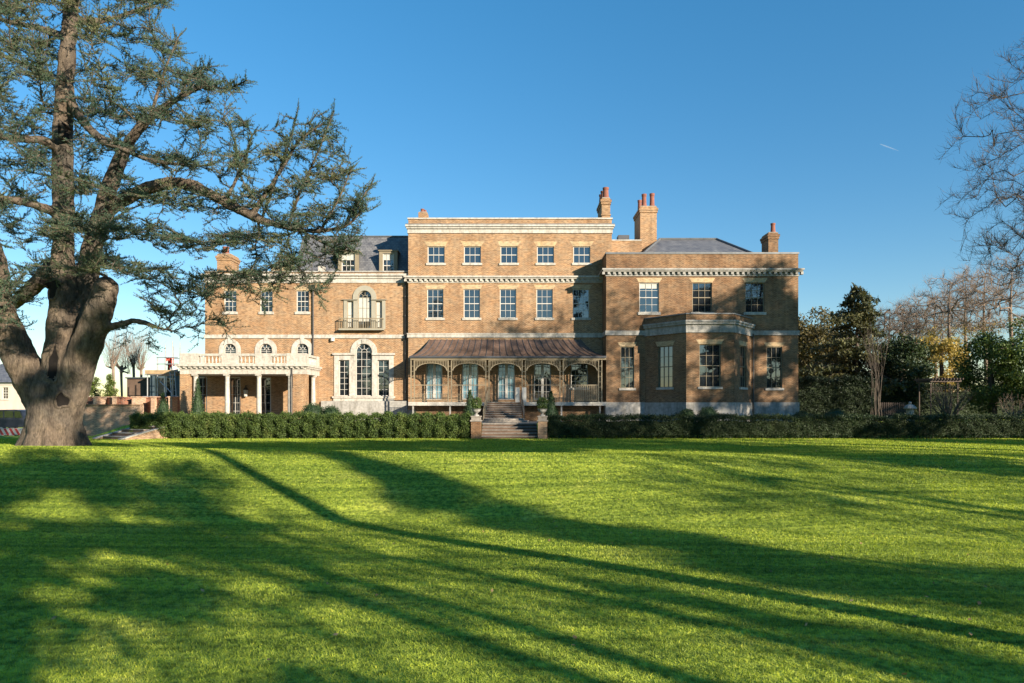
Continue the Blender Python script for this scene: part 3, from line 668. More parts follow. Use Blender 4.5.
for side in (0, cols_):                                                # hipped ends
    for r in range(NS):
        p, q = grid[r][side], grid[r + 1][side]
        mb.add([p, q, (q[0], YM - .02, q[2]), (p[0], YM - .02, p[2])], [(0, 1, 2, 3)])
vr = mb.build('roof', 'copper_roof', ver)
mb = MB()
for c in range(cols_ + 1):
    ux = vx0 + (vx1 - vx0) * c / cols_
    mb.tube([np.array(grid[r][c]) + (0, -.01, .03) for r in range(NS + 1)], .028, 4)
mb.build('seam', 'lead_dark', vr)
mb = MB(); FV.box(mb, vx0 - .08, vx1, ze - .1, ze + .03, -.1, .2); mb.box(vx0 - .08, vx0 + .08, YV + .1, YM, ze - .1, ze + .03); mb.build('gutter', 'lead_dark', vr)
mb = MB(); FV.box(mb, vx0, vx1, ze - .26, ze - .1, -.1, .06); mb.box(vx0, vx0 + .12, YV + .1, YM, ze - .26, ze - .1); mb.build('beam', 'beige_paint', ver)
zfl, zfb = zV(402), zV(405.6); pxs = [412.6, 449.8, 487.4, 523.8, 561.6, 600.2]; pu = [xV(p) for p in pxs]
for u in pu:
    mb = MB()
    for e in (-.13, .13): FV.box(mb, u + e - .045, u + e + .045, zfl, ze - .26, -.1, -.01)
    for z in np.arange(zfl + .35, ze - .4, .42): FV.box(mb, u - .085, u + .085, z - .02, z + .02, -.08, -.03)
    mb.build('post', 'beige_paint', ver)
zs_ = zV(370.5)
for a, b in zip(pu, pu[1:]):
    mb = MB(); u0, u1 = a + .18, b - .18; c = (u0 + u1) / 2; r = (u1 - u0) / 2; ht = zV(362.6) - zs_
    FV.arc(mb, c, zs_, r - .1, r, 0, math.pi, -.09, -.02, 20, ez=ht / r)
    for u in np.arange(u0 + .09, u1 - .05, .13):
        z = zs_ + ht * math.sqrt(max(0, 1 - ((u - c) / r) ** 2))
        if ze - .26 - z > .03: FV.box(mb, u - .022, u + .022, z, ze - .26, -.075, -.035)
    FV.box(mb, u0, u1, zV(361.0), zV(360.2), -.08, -.03)
    mb.build('arch', 'beige_paint', ver)
su0, su1 = xV(476), xV(520.5)
mb = MB(); mb.box(vx0 - .15, su0, YV - .12, YM, zfb, zfl); mb.box(su1, vx1, YV - .12, YM, zfb, zfl); mb.box(su0, su1, YV + .1, YM, zfb, zfl - .003); mb.build('floor', 'white_stone', ver)
mb = MB()
for u in (xV(413), xV(450), xV(561.5), xV(600)): mb.box(u - .06, u + .06, YV, YV + .12, 1.0, zfb)
mb.build('support', 'grey_stone', ver)
mb = MB(); mb.box(vx0 + .3, vx1, YV + 1.0, YV + 1.2, 1.0, zfb - .01); mb.build('base_wall', 'old_brick', ver)
zr_ = zV(385)
for q, (a, b) in enumerate(zip(pu, pu[1:])):
    if q == 2: continue
    mb = MB(); u0, u1 = a + .17, b - .17; thick = .03 if q == 4 else .012
    FV.box(mb, u0, u1, zr_ - .04, zr_ + .03, -.08, -.02); FV.box(mb, u0, u1, zfl + .12, zfl + .16, -.07, -.03)
    if q != 4: FV.box(mb, u0, u1, zV(394) - .015, zV(394) + .015, -.065, -.035)
    for u in np.arange(u0 + .1, u1, .15 if q == 4 else .12): FV.box(mb, u - thick, u + thick, zfl + .1, (zr_ if q == 4 else zV(394)), -.07, -.04)
    mb.build('railing', 'beige_paint', ver)
# front stair up to the veranda
st = empty('staircase', (xV(505), 53, 1.0), house)
mb = MB(); n = 9; hh = (zfl - 1.0) / n
for q in range(n): mb.box(X(487, 54) - .02 * (n - q), X(521, 54), 54.72 - .3 * (n - q), 54.74 - .3 * (n - q) + .32 + (n - q - 1) * .0, 1.0, 1.0 + hh * (q + 1) - .06)
mb.build('risers', 'brown_cladding', st)
mb = MB()
for q in range(n): mb.box(X(487, 54) - .02 * (n - q) - .05, X(521, 54) + .05, 54.68 - .3 * (n - q), 54.735 - .3 * (n - q) + .32, 1.0 + hh * (q + 1) - .06, 1.0 + hh * (q + 1))
mb.build('treads', 'step_stone', st)
mb = MB(); cxs = (X(487, 54) + X(521, 54)) / 2
mb.lathe((cxs, 52.6, 1.0), [(1.95, 0), (1.95, .15), (1.6, .151), (1.6, .30)], 40); mb.build('landing', 'paving', st)
for px, nm in ((487.5, 0), (520.8, 1)):
    mb = MB(); x = X(px, 54)
    def sp(t, dz): return (x - .25 * (1 - t) * (1 if nm == 0 else -1), 51.9 + 2.75 * t, 1.0 + (zfl - 1.0) * t + dz)
    mb.tube([sp(0, .95), sp(1, .95)], .03, 6); mb.tube([sp(0, .12), sp(1, .12)], .015, 6)
    for t in np.linspace(0, 1, 14): mb.tube([sp(t, 0), sp(t, .95)], .022 if t in (0, 1) else .013, 5)
    mb.build('handrail', 'iron' if nm else 'beige_paint', st)
for px in (517.6, 524.2):
    mb = MB(); u = xV(px); FV.box(mb, u - .17, u + .17, zfl, zV(387.5), .0, .05); mb.build('gate_leaf', 'white_paint', ver)
# wall lantern under the porch, hung from its ceiling
lan = empty('lantern', (xP(247) + .9, YL - .35, zL(395)), por)
lx, ly, lz = xL(247), YL - .3, zL(396.5)
mb = MB(); mb.lathe((lx, ly, lz), [(.13, 0), (.2, .55)], 6); mb.build('lantern_glass', 'curtain', lan)
mb = MB(); mb.lathe((lx, ly, lz + .55), [(.26, 0), (.05, .25), (.02, .4)], 6); mb.box(lx - .03, lx + .03, ly, YL - .01, lz + .85, lz + .92); mb.build('lantern_cap', 'iron', lan)
lan.name = 'lantern'
# ---------------------------------------------------------------- vegetation tools
def unit(v): return v / (np.linalg.norm(v, axis=-1, keepdims=True) + 1e-9)
def perp(D):
    up = np.where(np.abs(D[:, 2:3]) > .9, np.array([[1., 0, 0]]), np.array([[0, 0, 1.]]))
    A = unit(np.cross(D, up)); return A, np.cross(D, A)
def segs(mb, P0, P1, r0, r1, k=4):
    """many separate tapered sticks at once"""
    P0, P1 = np.asarray(P0, float), np.asarray(P1, float); n = len(P0)
    if n == 0: return
    A, B = perp(unit(P1 - P0)); a = np.arange(k) / k * 2 * math.pi
    ring = np.cos(a)[None, :, None] * A[:, None] + np.sin(a)[None, :, None] * B[:, None]
    V = np.stack([P0[:, None] + ring * np.asarray(r0).reshape(-1, 1, 1), P1[:, None] + ring * np.asarray(r1).reshape(-1, 1, 1)], 1)
    j = np.arange(k); j2 = (j + 1) % k; f = np.stack([j, j2, k + j2, k + j], 1)
    mb.add(V.reshape(-1, 3), (f[None] + (np.arange(n) * 2 * k)[:, None, None]).reshape(-1, 4))
def leaves(mb, P, size, up=.3, asp=.6, g=rng):
    """diamond leaf or leaf-clump faces at points P"""
    n = len(P); L = unit(g.normal(size=(n, 3)) + np.array([0, 0, -.1])); N = unit(g.normal(size=(n, 3)) + np.array([0, 0, up * 3])); Wd = unit(np.cross(L, N))
    s = np.asarray(size) * g.uniform(.6, 1.35, n) if np.isscalar(size) else size
    s = s[:, None]
    mb.add(np.stack([P, P + L * s * .5 + Wd * s * asp * .5, P + L * s, P + L * s * .5 - Wd * s * asp * .5], 1).reshape(-1, 3), np.arange(4 * n).reshape(-1, 4))
def resample(pts, step):
    out = []
    for a, b in zip(pts, pts[1:]):
        a, b = np.array(a, float), np.array(b, float); n = max(1, int(np.linalg.norm((b - a)[:3]) / step))
        out += [a + (b - a) * t / n for t in range(n)]
    out.append(np.array(pts[-1], float)); return np.array(out)
def smoothpts(pts, k=6):
    """Catmull-Rom through (x,y,z,r) points"""
    P = np.array(pts, float); P = np.vstack([2 * P[0] - P[1], P, 2 * P[-1] - P[-2]]); out = []
    for i in range(1, len(P) - 2):
        for t in np.arange(k) / k:
            out.append(.5 * ((2 * P[i]) + (-P[i - 1] + P[i + 1]) * t + (2 * P[i - 1] - 5 * P[i] + 4 * P[i + 1] - P[i + 2]) * t * t + (-P[i - 1] + 3 * P[i] - 3 * P[i + 1] + P[i + 2]) * t ** 3))
    out.append(P[-2]); return np.array(out)
def grow(limbs, attrs, step=.45, rtip=.014, expo=.46, jit=.12, lift=.15, kink=.35, thick_pen=0., g=rng):
    """limbs: list of (n,4) arrays; attrs: points the branches reach for. Returns P, parent, radius, is_limb"""
    P, par, fix = [], [], []
    for L in limbs:
        base = len(P)
        if P:
            d = np.linalg.norm(np.array(P) - L[0, :3], axis=1); j0 = int(d.argmin())
        else: j0 = -1
        for q, l in enumerate(L): P.append(l[:3]); par.append(j0 if q == 0 else base + q - 1); fix.append(l[3])
    nl = len(P); cap = nl + len(attrs) * 60
    PA = np.zeros((cap, 3)); PA[:nl] = P; par = list(par); n = nl
    fx = np.zeros(cap); fx[:nl] = fix
    d0 = np.array([np.linalg.norm(PA[:nl] - a, axis=1).min() for a in attrs])
    dirs = np.zeros((cap, 3))
    for j in range(nl): dirs[j] = unit(PA[j] - PA[par[j]]) if par[j] >= 0 else (0, 0, 1)
    for a in np.array(attrs)[np.argsort(d0)]:
        v = a - PA[:n]; d = np.linalg.norm(v, axis=1)
        cost = d + thick_pen * fx[:n] + .25 * d * (1 - np.einsum('ij,ij->i', unit(v), dirs[:n]))
        j = int(cost.argmin()); L = d[j]
        if L < step * .5: continue
        m = max(1, int(round(L / step))); p0 = PA[j].copy(); c = p0 + dirs[j] * L * kink + np.array([0, 0, lift * L])
        prev = j
        for q in range(1, m + 1):
            t = q / m; p = (1 - t) ** 2 * p0 + 2 * t * (1 - t) * c + t * t * a + g.normal(size=3) * jit * (step if q < m else 0)
            PA[n] = p; par.append(prev); dirs[n] = unit(p - PA[prev]); prev = n; n += 1
            if n >= cap: break
        if n >= cap: break
    par = np.array(par); kids = np.zeros(n, int)
    for j in range(n):
        if par[j] >= 0: kids[par[j]] += 1
    tips = (kids == 0).astype(float)
    for j in range(n - 1, -1, -1):
        if par[j] >= 0: tips[par[j]] += tips[j]
    R = np.maximum(rtip * tips ** expo, fx[:n])
    return PA[:n], par, R, np.arange(n) < nl, kids
def shell(n, c, r, inner=.35, g=rng, lo=-1.):
    v = unit(g.normal(size=(n, 3))); v[:, 2] = np.where(v[:, 2] < lo, -v[:, 2], v[:, 2])
    return np.array(c) + v * np.array(r) * (inner + (1 - inner) * g.uniform(0, 1, (n, 1)) ** .55)
def skeleton(mb, P, par, R, sel, k=5):
    j = np.nonzero(sel & (par >= 0))[0]; p = par[j]
    segs(mb, P[p], P[j], np.minimum(R[p], R[j] * 1.35), R[j], k)
def twigs(mb, P, par, sel, n, L, r, g, lift=.25, side=.8):
    """fine twigs leaving the thin branches"""
    j = np.nonzero(sel & (par >= 0))[0]; j = np.repeat(j, n); t = g.uniform(0, 1, (len(j), 1))
    B = P[par[j]] * (1 - t) + P[j] * t; D = unit(P[j] - P[par[j]])
    d = unit(D * g.uniform(.3, 1.1, (len(j), 1)) + g.normal(size=(len(j), 3)) * side + np.array([0, 0, lift])); l = L * g.uniform(.35, 1.2, (len(j), 1))
    m = B + d * l * .55; e = m + unit(d + g.normal(size=d.shape) * .4 + np.array([0, 0, lift])) * l * .5
    segs(mb, B, m, np.full(len(j), r), np.full(len(j), r * .7), 3); segs(mb, m, e, np.full(len(j), r * .7), np.full(len(j), r * .3), 3)
    return e, m

def bare_tree(name, loc, H, rad, seed, mat='twig_bark', nattr=420, jit=.16, twig=(3, .9, .008), leaf=None, trunk_r=.32, first=.28, lean=(0, 0), rtip=.012, leafn=0, lo=-.35, crown=None):
    g = np.random.default_rng(seed); x, y = loc; z = float(gh(x, y))
    tr = smoothpts([(0, 0, -.2, trunk_r * 1.25), (lean[0] * .1, 0, H * .1, trunk_r), (lean[0] * .4 + .2, lean[1] * .3, H * first, trunk_r * .85), (lean[0] * .7, lean[1] * .7 + .2, H * .6, trunk_r * .5), (lean[0], lean[1], H * .92, trunk_r * .1)], 5)
    c = crown or ((lean[0] * .7, lean[1] * .7, H * .62), (rad, rad, H * .39))
    P, par, R, lim, kids = grow([tr], shell(nattr, c[0], c[1], .25, g, lo),   .5, rtip, .5, jit, .02, .16, .6, g)
    o = np.array((x, y, z)); P = P + o
    root = empty(name, (x, y, z))
    mb = MB(); mb.tube(tr[:, :3] + o, tr[:, 3], 12); mb.build('trunk', mat, root, smooth=True)
    mb = MB(); skeleton(mb, P, par, R, ~lim & (R > .02), 5); skeleton(mb, P, par, R, ~lim & (R <= .02), 3)
    e, m_ = twigs(mb, P, par, ~lim & (R < .05), twig[0], twig[1], twig[2], g, .5, .5)
    mb.build('branches', mat, root)
    if leaf:
        pts = np.vstack([e, m_]); pts = pts[g.random(len(pts)) < leafn]; pts = pts[pts[:, 2] < z + H * .6] + g.normal(size=(1, 3)) * 0
        mb = MB(); pts = np.repeat(pts, 4, 0) + g.normal(size=(len(pts) * 4, 3)) * .16; leaves(mb, pts, .2, .1, .7, g); mb.build('leaves', leaf, root)
    return root
def leafy_tree(name, loc, H, rad, seed, leaf='dark_leaf', nclump=90, per=330, ls=.2, base=.15, trunk_r=.3, clump=1.0, mat='twig_bark', crown=None, up=.35):
    g = np.random.default_rng(seed); x, y = loc; z = float(gh(x, y)); o = np.array((x, y, z))
    tr = smoothpts([(0, 0, -.2, trunk_r * 1.2), (.1, .05, H * .2, trunk_r), (-.1, .1, H * .55, trunk_r * .6), (0, 0, H * .9, trunk_r * .12)], 4)
    c, r = crown or ((0, 0, H * (base + 1) / 2), (rad, rad, H * (1 - base) / 2))
    C = shell(nclump, c, np.array(r) * .88, .45, g)
    P, par, R, lim, kids = grow([tr], C, .6, .02, .45, .15, .1, .3, .5, g)
    root = empty(name, (x, y, z))
    mb = MB(); mb.tube(tr[:, :3] + o, tr[:, 3], 10); mb.build('trunk', mat, root, smooth=True)
    mb = MB(); skeleton(mb, P + o, par, R, ~lim, 4); mb.build('branches', mat, root)
    sz = clump * g.uniform(.55, 1.25, nclump)
    cnt = (per * (sz / clump) ** 2).astype(int); idx = np.repeat(np.arange(nclump), cnt)
    v = unit(g.normal(size=(len(idx), 3))); v[:, 2] *= .7
    pts = C[idx] + v * (sz[idx, None]) * g.uniform(.25, 1, (len(idx), 1)) ** .5 + o + g.normal(size=(len(idx), 3)) * .06
    mb = MB(); leaves(mb, pts, ls, up, .62, g); mb.build('crown', leaf, root)
    return root
def conifer(name, loc, H, rad, seed, leaf='pine_leaf', base=.08, power=.8, ls=.26, per=34, whorl=.55, droop=.25, mat='twig_bark', irr=.25):
    g = np.random.default_rng(seed); x, y = loc; z = float(gh(x, y)); o = np.array((x, y, z)); root = empty(name, (x, y, z))
    mb = MB(); mb.tube([(x, y, z - .2), (x, y, z + H * .5), (x, y, z + H)], [H * .018, H * .011, .02], 10); mb.build('trunk', mat, root)
    B0, B1, B2 = [], [], []; pts = []
    for h in np.arange(H * base, H * .985, whorl * .35):
        L = rad * (1 - (h / H)) ** power * g.uniform(1 - irr * 1.6, 1 + irr * .6) * min(1, .45 + (h / H - base) * 4) + .12
        a = g.uniform(0, 2 * math.pi); d = np.array((math.cos(a), math.sin(a), 0.)); s = np.array((-d[1], d[0], 0))
        p0 = np.array((0, 0, h)); p1 = p0 + d * L * .55 + (0, 0, .1 * L); p2 = p0 + d * L + (0, 0, -droop * L + .1)
        B0.append(p0); B1.append(p1); B2.append(p2)
        m = int(per * (L + .4)); t = g.uniform(.12, 1.02, m)[:, None]
        q = (1 - t) ** 2 * p0 + 2 * t * (1 - t) * p1 + t * t * p2
        pts.append(q + s * g.normal(size=(m, 1)) * .2 * L * (1.1 - t) ** .6 + g.normal(size=(m, 3)) * (.09, .09, .07) * (1 + .1 * L) - np.array([0, 0, .25]) * g.uniform(0, 1, (m, 1)) ** 2)
    B0, B1, B2 = map(np.array, (B0, B1, B2)); mb = MB()
    segs(mb, B0 + o, B1 + o, np.full(len(B0), .05), np.full(len(B0), .03), 4); segs(mb, B1 + o, B2 + o, np.full(len(B0), .03), np.full(len(B0), .01), 4); mb.build('branches', mat, root)
    mb = MB(); leaves(mb, np.vstack(pts) + o, ls, .5, .4, g); mb.build('crown', leaf, root)
    return root
def hedge(name, x0, x1, y0, y1, h, seed, leaf, n, lump=0., ls=.13, core='hedge_core'):
    g = np.random.default_rng(seed); z0 = float(gh((x0 + x1) / 2, y0 - .1)); root = empty(name, ((x0 + x1) / 2, y0, z0))
    k = int((x1 - x0) / .35) + 1; xs = np.linspace(x0, x1, k)
    hh = h * (1 + .035 * np.sin(xs * 2.1 + seed) + .03 * g.normal(size=k)); 
    def top(x): return np.interp(x, xs, hh) - (.26 * (1 - np.abs(np.sin(x * math.pi / .9))) if lump > .2 else 0)
    def lob(x): return lump * np.abs(np.sin(x * math.pi / .9)) if lump else 0 * x
    mb = MB()                                                   # stems and the dark twiggy inside
    for a, b in zip(xs, xs[1:]): mb.box(a + .002, b - .002, y0 + .32, y1 - .25, z0 + .25, z0 + .82 * top((a + b) / 2))
    for x in np.arange(x0 + .3, x1, .45): mb.box(x - .03, x + .03, y0 + .45, y0 + .52, z0 - .3, z0 + .4)
    mb.build('stems', core, root)
    A = (x1 - x0) * h; T = (x1 - x0) * (y1 - y0); nf = int(n * A / (A + T) * 1.1); nt = n - nf
    x = g.uniform(x0, x1, nf); zz = g.uniform(.03, 1, nf) ** .85 * top(x); keep = (zz > .3) | (np.abs(np.sin(x * math.pi / .9)) > .45) | (lump == 0)
    y = y0 + .30 - lob(x) * .8 * np.sqrt(np.clip(1.1 - (zz / h - .5) ** 2 * 2, .2, 1)) + .22 * np.abs(g.normal(size=nf)) - .15 * np.sin(zz * 3.1 / h) + .08 * np.sin(x * 5 + zz * 7)
    p1 = np.stack([x, y, z0 + zz], 1)[keep]
    x = g.uniform(x0, x1, nt); y = g.uniform(y0 + .1, y1, nt); p2 = np.stack([x, y, z0 + top(x) * (1 + .05 * np.sin(x * 7) * np.sin(y * 5 + x)) + g.normal(size=nt) * .05 + .16 * g.random(nt) ** 4], 1)
    e = g.uniform(0, 1, (n // 30, 2)); p3 = np.concatenate([np.stack([np.full(len(e), xx), y0 + .2 + e[:, 0] * (y1 - y0 - .2), z0 + e[:, 1] * h], 1) + g.normal(size=(len(e), 3)) * .06 for xx in (x0, x1)])
    p4 = np.stack([g.uniform(x0, x1, n // 6), y1 + g.normal(size=n // 6) * .08, z0 + g.uniform(0, h, n // 6)], 1)
    mb = MB(); leaves(mb, np.vstack([p1, p2, p3, p4]), ls, .25, .5, g); mb.build('leaves', leaf, root)
    return root

# ---------------------------------------------------------------- the cedar
def W3(px, py, Y, r): return (X(px, Y), Y, Z(py, Y), r)
cz = float(gh(X(55, 32), 32)); ced = empty('cedar_tree', (X(55, 32), 32, cz))
tag(ced, 'huge old spreading cedar on the lawn with several trunks, hollows and flat sprays of needles', 'tree')
bole = [(54, 452, 32, 1.55), (54, 432, 32, 1.36), (55, 408, 32, 1.32), (57, 390, 32, 1.3), (59, 372, 32, 1.0)]
Lleft = [(50, 434, 32, .8), (44, 408, 32, .84), (31, 380, 31.9, .86), (17, 352, 31.7, .84), (4, 322, 31.5, .78), (-4, 292, 31.2, .70), (-5, 260, 31, .58), (-26, 200, 30.5, .5), (-60, 100, 30, .4), (-90, 0, 29.6, .3), (-110, -90, 29.5, .12)]
Lmid = [(58, 395, 32, 1.0), (61, 340, 32, .78), (63, 300, 32, .70), (63, 262, 32, .62), (63, 200, 32, .59), (63, 130, 32, .56), (66, 70, 32, .5), (71, 0, 32, .44), (75, -80, 32.2, .32), (78, -190, 32.4, .1)]
Lrt = [(62, 434, 32, .8), (68, 405, 32, .86), (79, 366, 31.8, .84), (92, 330, 31.5, .77), (101, 305, 31.2, .72), (106, 288, 31.1, .66), (107, 281, 31.1, .5), (107.5, 277, 31.1, .24)]
Lback = [(82, 330, 32.5, .55), (86, 285, 32.8, .5), (92, 250, 32.9, .46), (99, 222, 32.9, .42), (108, 192, 32.8, .36), (120, 160, 32.5, .31), (132, 138, 32.2, .26), (150, 118, 31.8, .2), (175, 100, 31.2, .14), (205, 85, 30.6, .07)]
Larch = [(99, 224, 32.9, .34), (112, 208, 32.5, .32), (130, 196, 32.1, .30), (152, 187, 31.7, .29), (174, 183, 31.3, .28), (198, 188, 30.9, .26), (224, 202, 30.5, .23), (248, 214, 30.1, .22), (275, 224, 29.8, .16), (310, 231, 29.4, .11), (345, 226, 29, .06), (364, 208, 28.8, .03)]
Llow = [(102, 330, 31.6, .2), (118, 325, 31.2, .18), (134, 321, 30.9, .15), (148, 324, 30.6, .12), (158, 328, 30.4, .06)]
Llft2 = [(54, 268, 32.6, .42), (40, 280, 33.4, .38), (24, 296, 34.2, .34), (4, 304, 35, .28), (-40, 290, 36, .2), (-90, 280, 37, .1)]
Lup1 = [(66, 92, 32, .24), (82, 120, 31.2, .2), (100, 138, 30.6, .19), (125, 150, 30.2, .16), (150, 160, 29.6, .1), (185, 165, 29, .05)]
Lup2 = [(70, 20, 32, .22), (95, 22, 32.8, .17), (125, 14, 33.5, .1), (155, 6, 34, .05)]
Lup3 = [(63, 150, 32, .25), (40, 140, 31, .2), (10, 138, 30, .15), (-40, 130, 29, .08)]
Lup4 = [(64, 215, 32, .25), (35, 205, 31, .2), (0, 198, 30, .14), (-50, 200, 29, .07)]
Lup5 = [(70, 40, 32, .22), (45, 30, 33, .18), (10, 22, 34, .12), (-40, 10, 35, .06)]
Lup6 = [(252, 215, 30.1, .15), (268, 190, 30.0, .11), (284, 165, 30, .08), (300, 140, 30, .05), (325, 122, 30, .03)]
Lup7 = [(224, 202, 30.5, .14), (236, 180, 30.8, .1), (246, 155, 31, .07), (252, 135, 31.2, .03)]
Lsh = [[(288, 227, 29.6, .07), (300, 192, 29.6, .055), (318, 152, 29.6, .04), (334, 111, 29.6, .02)], [(322, 228, 29.2, .06), (338, 200, 29.2, .045), (352, 168, 29.1, .02)], [(262, 218, 30, .06), (276, 180, 30.2, .05), (290, 140, 30.3, .035), (297, 114, 30.4, .02)],
       [(345, 225, 29, .05), (358, 204, 29, .035), (372, 184, 29, .02)], [(300, 230, 29.5, .06), (330, 246, 29.2, .045), (356, 252, 29, .02)], [(178, 99, 31.2, .06), (192, 75, 31.1, .04), (212, 66, 31, .02)], [(205, 86, 30.7, .05), (228, 88, 30.5, .035), (248, 80, 30.3, .02)], [(150, 118, 31.8, .08), (165, 70, 31.6, .05), (180, 34, 31.4, .02)]]
raw = [bole, Lleft, Lmid, Lrt, Lback, Larch, Llow, Llft2, Lup1, Lup2, Lup3, Lup4, Lup5, Lup6, Lup7] + Lsh
limbs = [smoothpts([W3(*p) for p in L], 5) for L in raw]
mb = MB()
for q, L in enumerate(limbs):
    s = 20 if q < 4 else 12
    if q < len(raw) - len(Lsh): mb.tube(L[:, :3], np.maximum(L[:, 3] - (.2 if q == 0 else .14 if q < 4 else 0), .04) * (1 + .03 * np.sin(np.arange(len(L)) * 2.1)), s)
th = np.arange(9) / 9 * 2 * math.pi                                 # root flare
for t in th + .2:
    c = np.array((X(55, 32), 32, cz)); d = np.array((math.cos(t), math.sin(t), 0))
    mb.tube([c + d * .9 + (0, 0, 1.5), c + d * 1.1 + (0, 0, .45), c + d * 1.32 + (0, 0, .05), c + d * 1.65 + (0, 0, -.3)], [.2, .24, .2, .1], 8)
e = np.array(W3(107, 285, 31.45, 0))[:3]
trunk = mb.build('trunk', 'cedar_bark', ced, smooth=True)
rm = trunk.modifiers.new("fuse", 'REMESH'); rm.mode = 'VOXEL'; rm.voxel_size = .075; rm.use_smooth_shade = True
sm = trunk.modifiers.new("soften", 'SMOOTH'); sm.iterations = 8; sm.factor = .5
tx = bpy.data.textures.new("bark_lumps", 'CLOUDS'); tx.noise_scale = .9; tx.noise_depth = 4
dm = trunk.modifiers.new("lumps", 'DISPLACE'); dm.texture = tx; dm.strength = .16; dm.mid_level = .5; dm.texture_coords = 'LOCAL'
tx2 = bpy.data.textures.new("bark_ridges", 'CLOUDS'); tx2.noise_scale = .22; tx2.noise_depth = 3
dm2 = trunk.modifiers.new("ridges", 'DISPLACE'); dm2.texture = tx2; dm2.strength = .06; dm2.mid_level = .5; dm2.texture_coords = 'LOCAL'
# hollows: flat near-black patches painting their inner shade, a bark lip round each
bpy.context.view_layer.update(); _tev = trunk.evaluated_get(bpy.context.evaluated_depsgraph_get()); _to = WO[trunk]
def skin(x, z):
    hit, p, nrm, _ = _tev.ray_cast(Vector((x - _to[0], 15 - _to[1], z - _to[2])), Vector((0, 1, 0)))
    return p[1] + _to[1] if hit else 31.
def hollow(px, py, w, h, name='hollow'):
    y0 = skin(X(px, 31), Z(py, 31)); cx, cz_ = X(px, y0), Z(py, y0); a = np.linspace(0, 2 * math.pi, 25)
    def ring(s, dy):
        o = []
        for t in a:
            k = s * (1 + .13 * math.sin(3 * t + px) + .08 * math.sin(5 * t)); x, z = cx + w * k * math.cos(t), cz_ + h * k * math.sin(t); o.append((x, skin(x, z) + dy, z))
        return np.array(o)
    V = np.vstack([ring(1., -.012)[:-1], ring(.6, -.02)[:-1], ring(.25, -.02)[:-1], [(cx, skin(cx, cz_) - .02, cz_)]]); k = 24; mb = MB()
    mb.add(V, [(r * k + q, r * k + (q + 1) % k, (r + 1) * k + (q + 1) % k, (r + 1) * k + q) for r in range(2) for q in range(k)], [(2 * k + q, 2 * k + (q + 1) % k, 3 * k) for q in range(k)])
    ho = mb.build(name, 'hollow_shade', ced, smooth=True)
    mb = MB(); mb.tube(ring(1.04, .01), .07, 8, False); mb.build('lip', 'cedar_bark', ho, smooth=True)
hollow(54, 365, .24, .80); hollow(65, 400, .24, .34); hollow(63, 290, .34, .52); hollow(59, 129, .16, .30)
# foliage: attractors fill the crown seen in the photograph and its far side
def inside(px, py, poly):
    r = np.zeros(len(px), bool); n = len(poly)
    for i in range(n):
        (x1, y1), (x2, y2) = poly[i], poly[(i + 1) % n]
        r ^= ((y1 > py) != (y2 > py)) & (px < (x2 - x1) * (py - y1) / (y2 - y1 + 1e-9) + x1)
    return r
env = [(-150, -230), (60, -260), (170, -150), (165, -20), (168, 8), (150, 22), (205, 68), (245, 92), (232, 118), (258, 128), (290, 118), (330, 112), (342, 140), (352, 165), (368, 188), (376, 212), (362, 235), (350, 262), (330, 285), (300, 296), (268, 300), (236, 306), (205, 318), (170, 318), (140, 300), (118, 270), (100, 268), (60, 300), (30, 330), (-20, 330), (-150, 300), (-330, 240), (-320, 0)]
g = np.random.default_rng(11)
cand = g.uniform((-330, -250), (380, 345), (60000, 2)); cand = cand[inside(cand[:, 0], cand[:, 1], env)]
w = np.where((cand[:, 0] < -20) | (cand[:, 1] < -20), .12, 1.0)
# layered plates: foliage gathers on tilted levels with gaps of sky between
lay = .5 + .5 * np.sin(cand[:, 1] * .16 + np.sin(cand[:, 0] * .021) * 2.2 + cand[:, 0] * .012)
w *= .16 + 1.0 * lay ** 1.4
gaps = [(215, 45, 30, 22, 0), (262, 120, 16, 14, .1), (225, 130, 14, 18, .3), (30, 100, 22, 18, .45), (140, 250, 20, 14, .4), (55, 320, 40, 22, .25), (20, 325, 30, 20, .2), (120, 300, 20, 18, .1), (110, 60, 16, 30, .4), (240, 262, 18, 10, .3), (180, 275, 16, 10, .5), (20, 250, 25, 15, .4)]
for a, b, ra, rb, m_ in gaps: w = np.where(((cand[:, 0] - a) / ra) ** 2 + ((cand[:, 1] - b) / rb) ** 2 < 1, w * m_, w)
dens = [(95, 235, 60, 40, 1.6), (210, 110, 40, 40, 1.3), (310, 230, 60, 60, 1.25), (190, 275, 150, 34, 1.35), (20, 60, 60, 60, 1.3)]
for a, b, ra, rb, m_ in dens: w = np.where(((cand[:, 0] - a) / ra) ** 2 + ((cand[:, 1] - b) / rb) ** 2 < 1, w * m_, w)
cand = cand[g.random(len(cand)) < np.clip(w * .23, 0, 1)]
xa = cand[:, 0]; spread = np.interp(xa, [-330, 60, 200, 380], [6, 6, 3.6, 1.8]); mid = np.interp(xa, [-330, 60, 200, 380], [31, 32, 31, 29.5])
Ya = mid + g.normal(size=len(cand)) * spread * .55
Ya = np.clip(Ya, 22, 46)
clr = (np.abs(cand[:, 0] - 63) < 15) & (Ya < 32.6) & (((cand[:, 1] > 25) & (cand[:, 1] < 165)) | ((cand[:, 1] > 245) & (cand[:, 1] < 300))) & (g.random(len(Ya)) < .93)
cand, Ya = cand[~clr], Ya[~clr]
att = np.stack([(cand[:, 0] - 512) * Ya / F, Ya, ZC + (HZ - cand[:, 1]) * Ya / F], 1)
hang = [(205, 300, 198, 346), (168, 300, 160, 348), (222, 300, 236, 330), (190, 300, 182, 338), (128, 320, 122, 348), (152, 326, 146, 350), (312, 280, 322, 306), (258, 290, 268, 312), (172, 310, 168, 330), (212, 312, 222, 334)]
ex = []
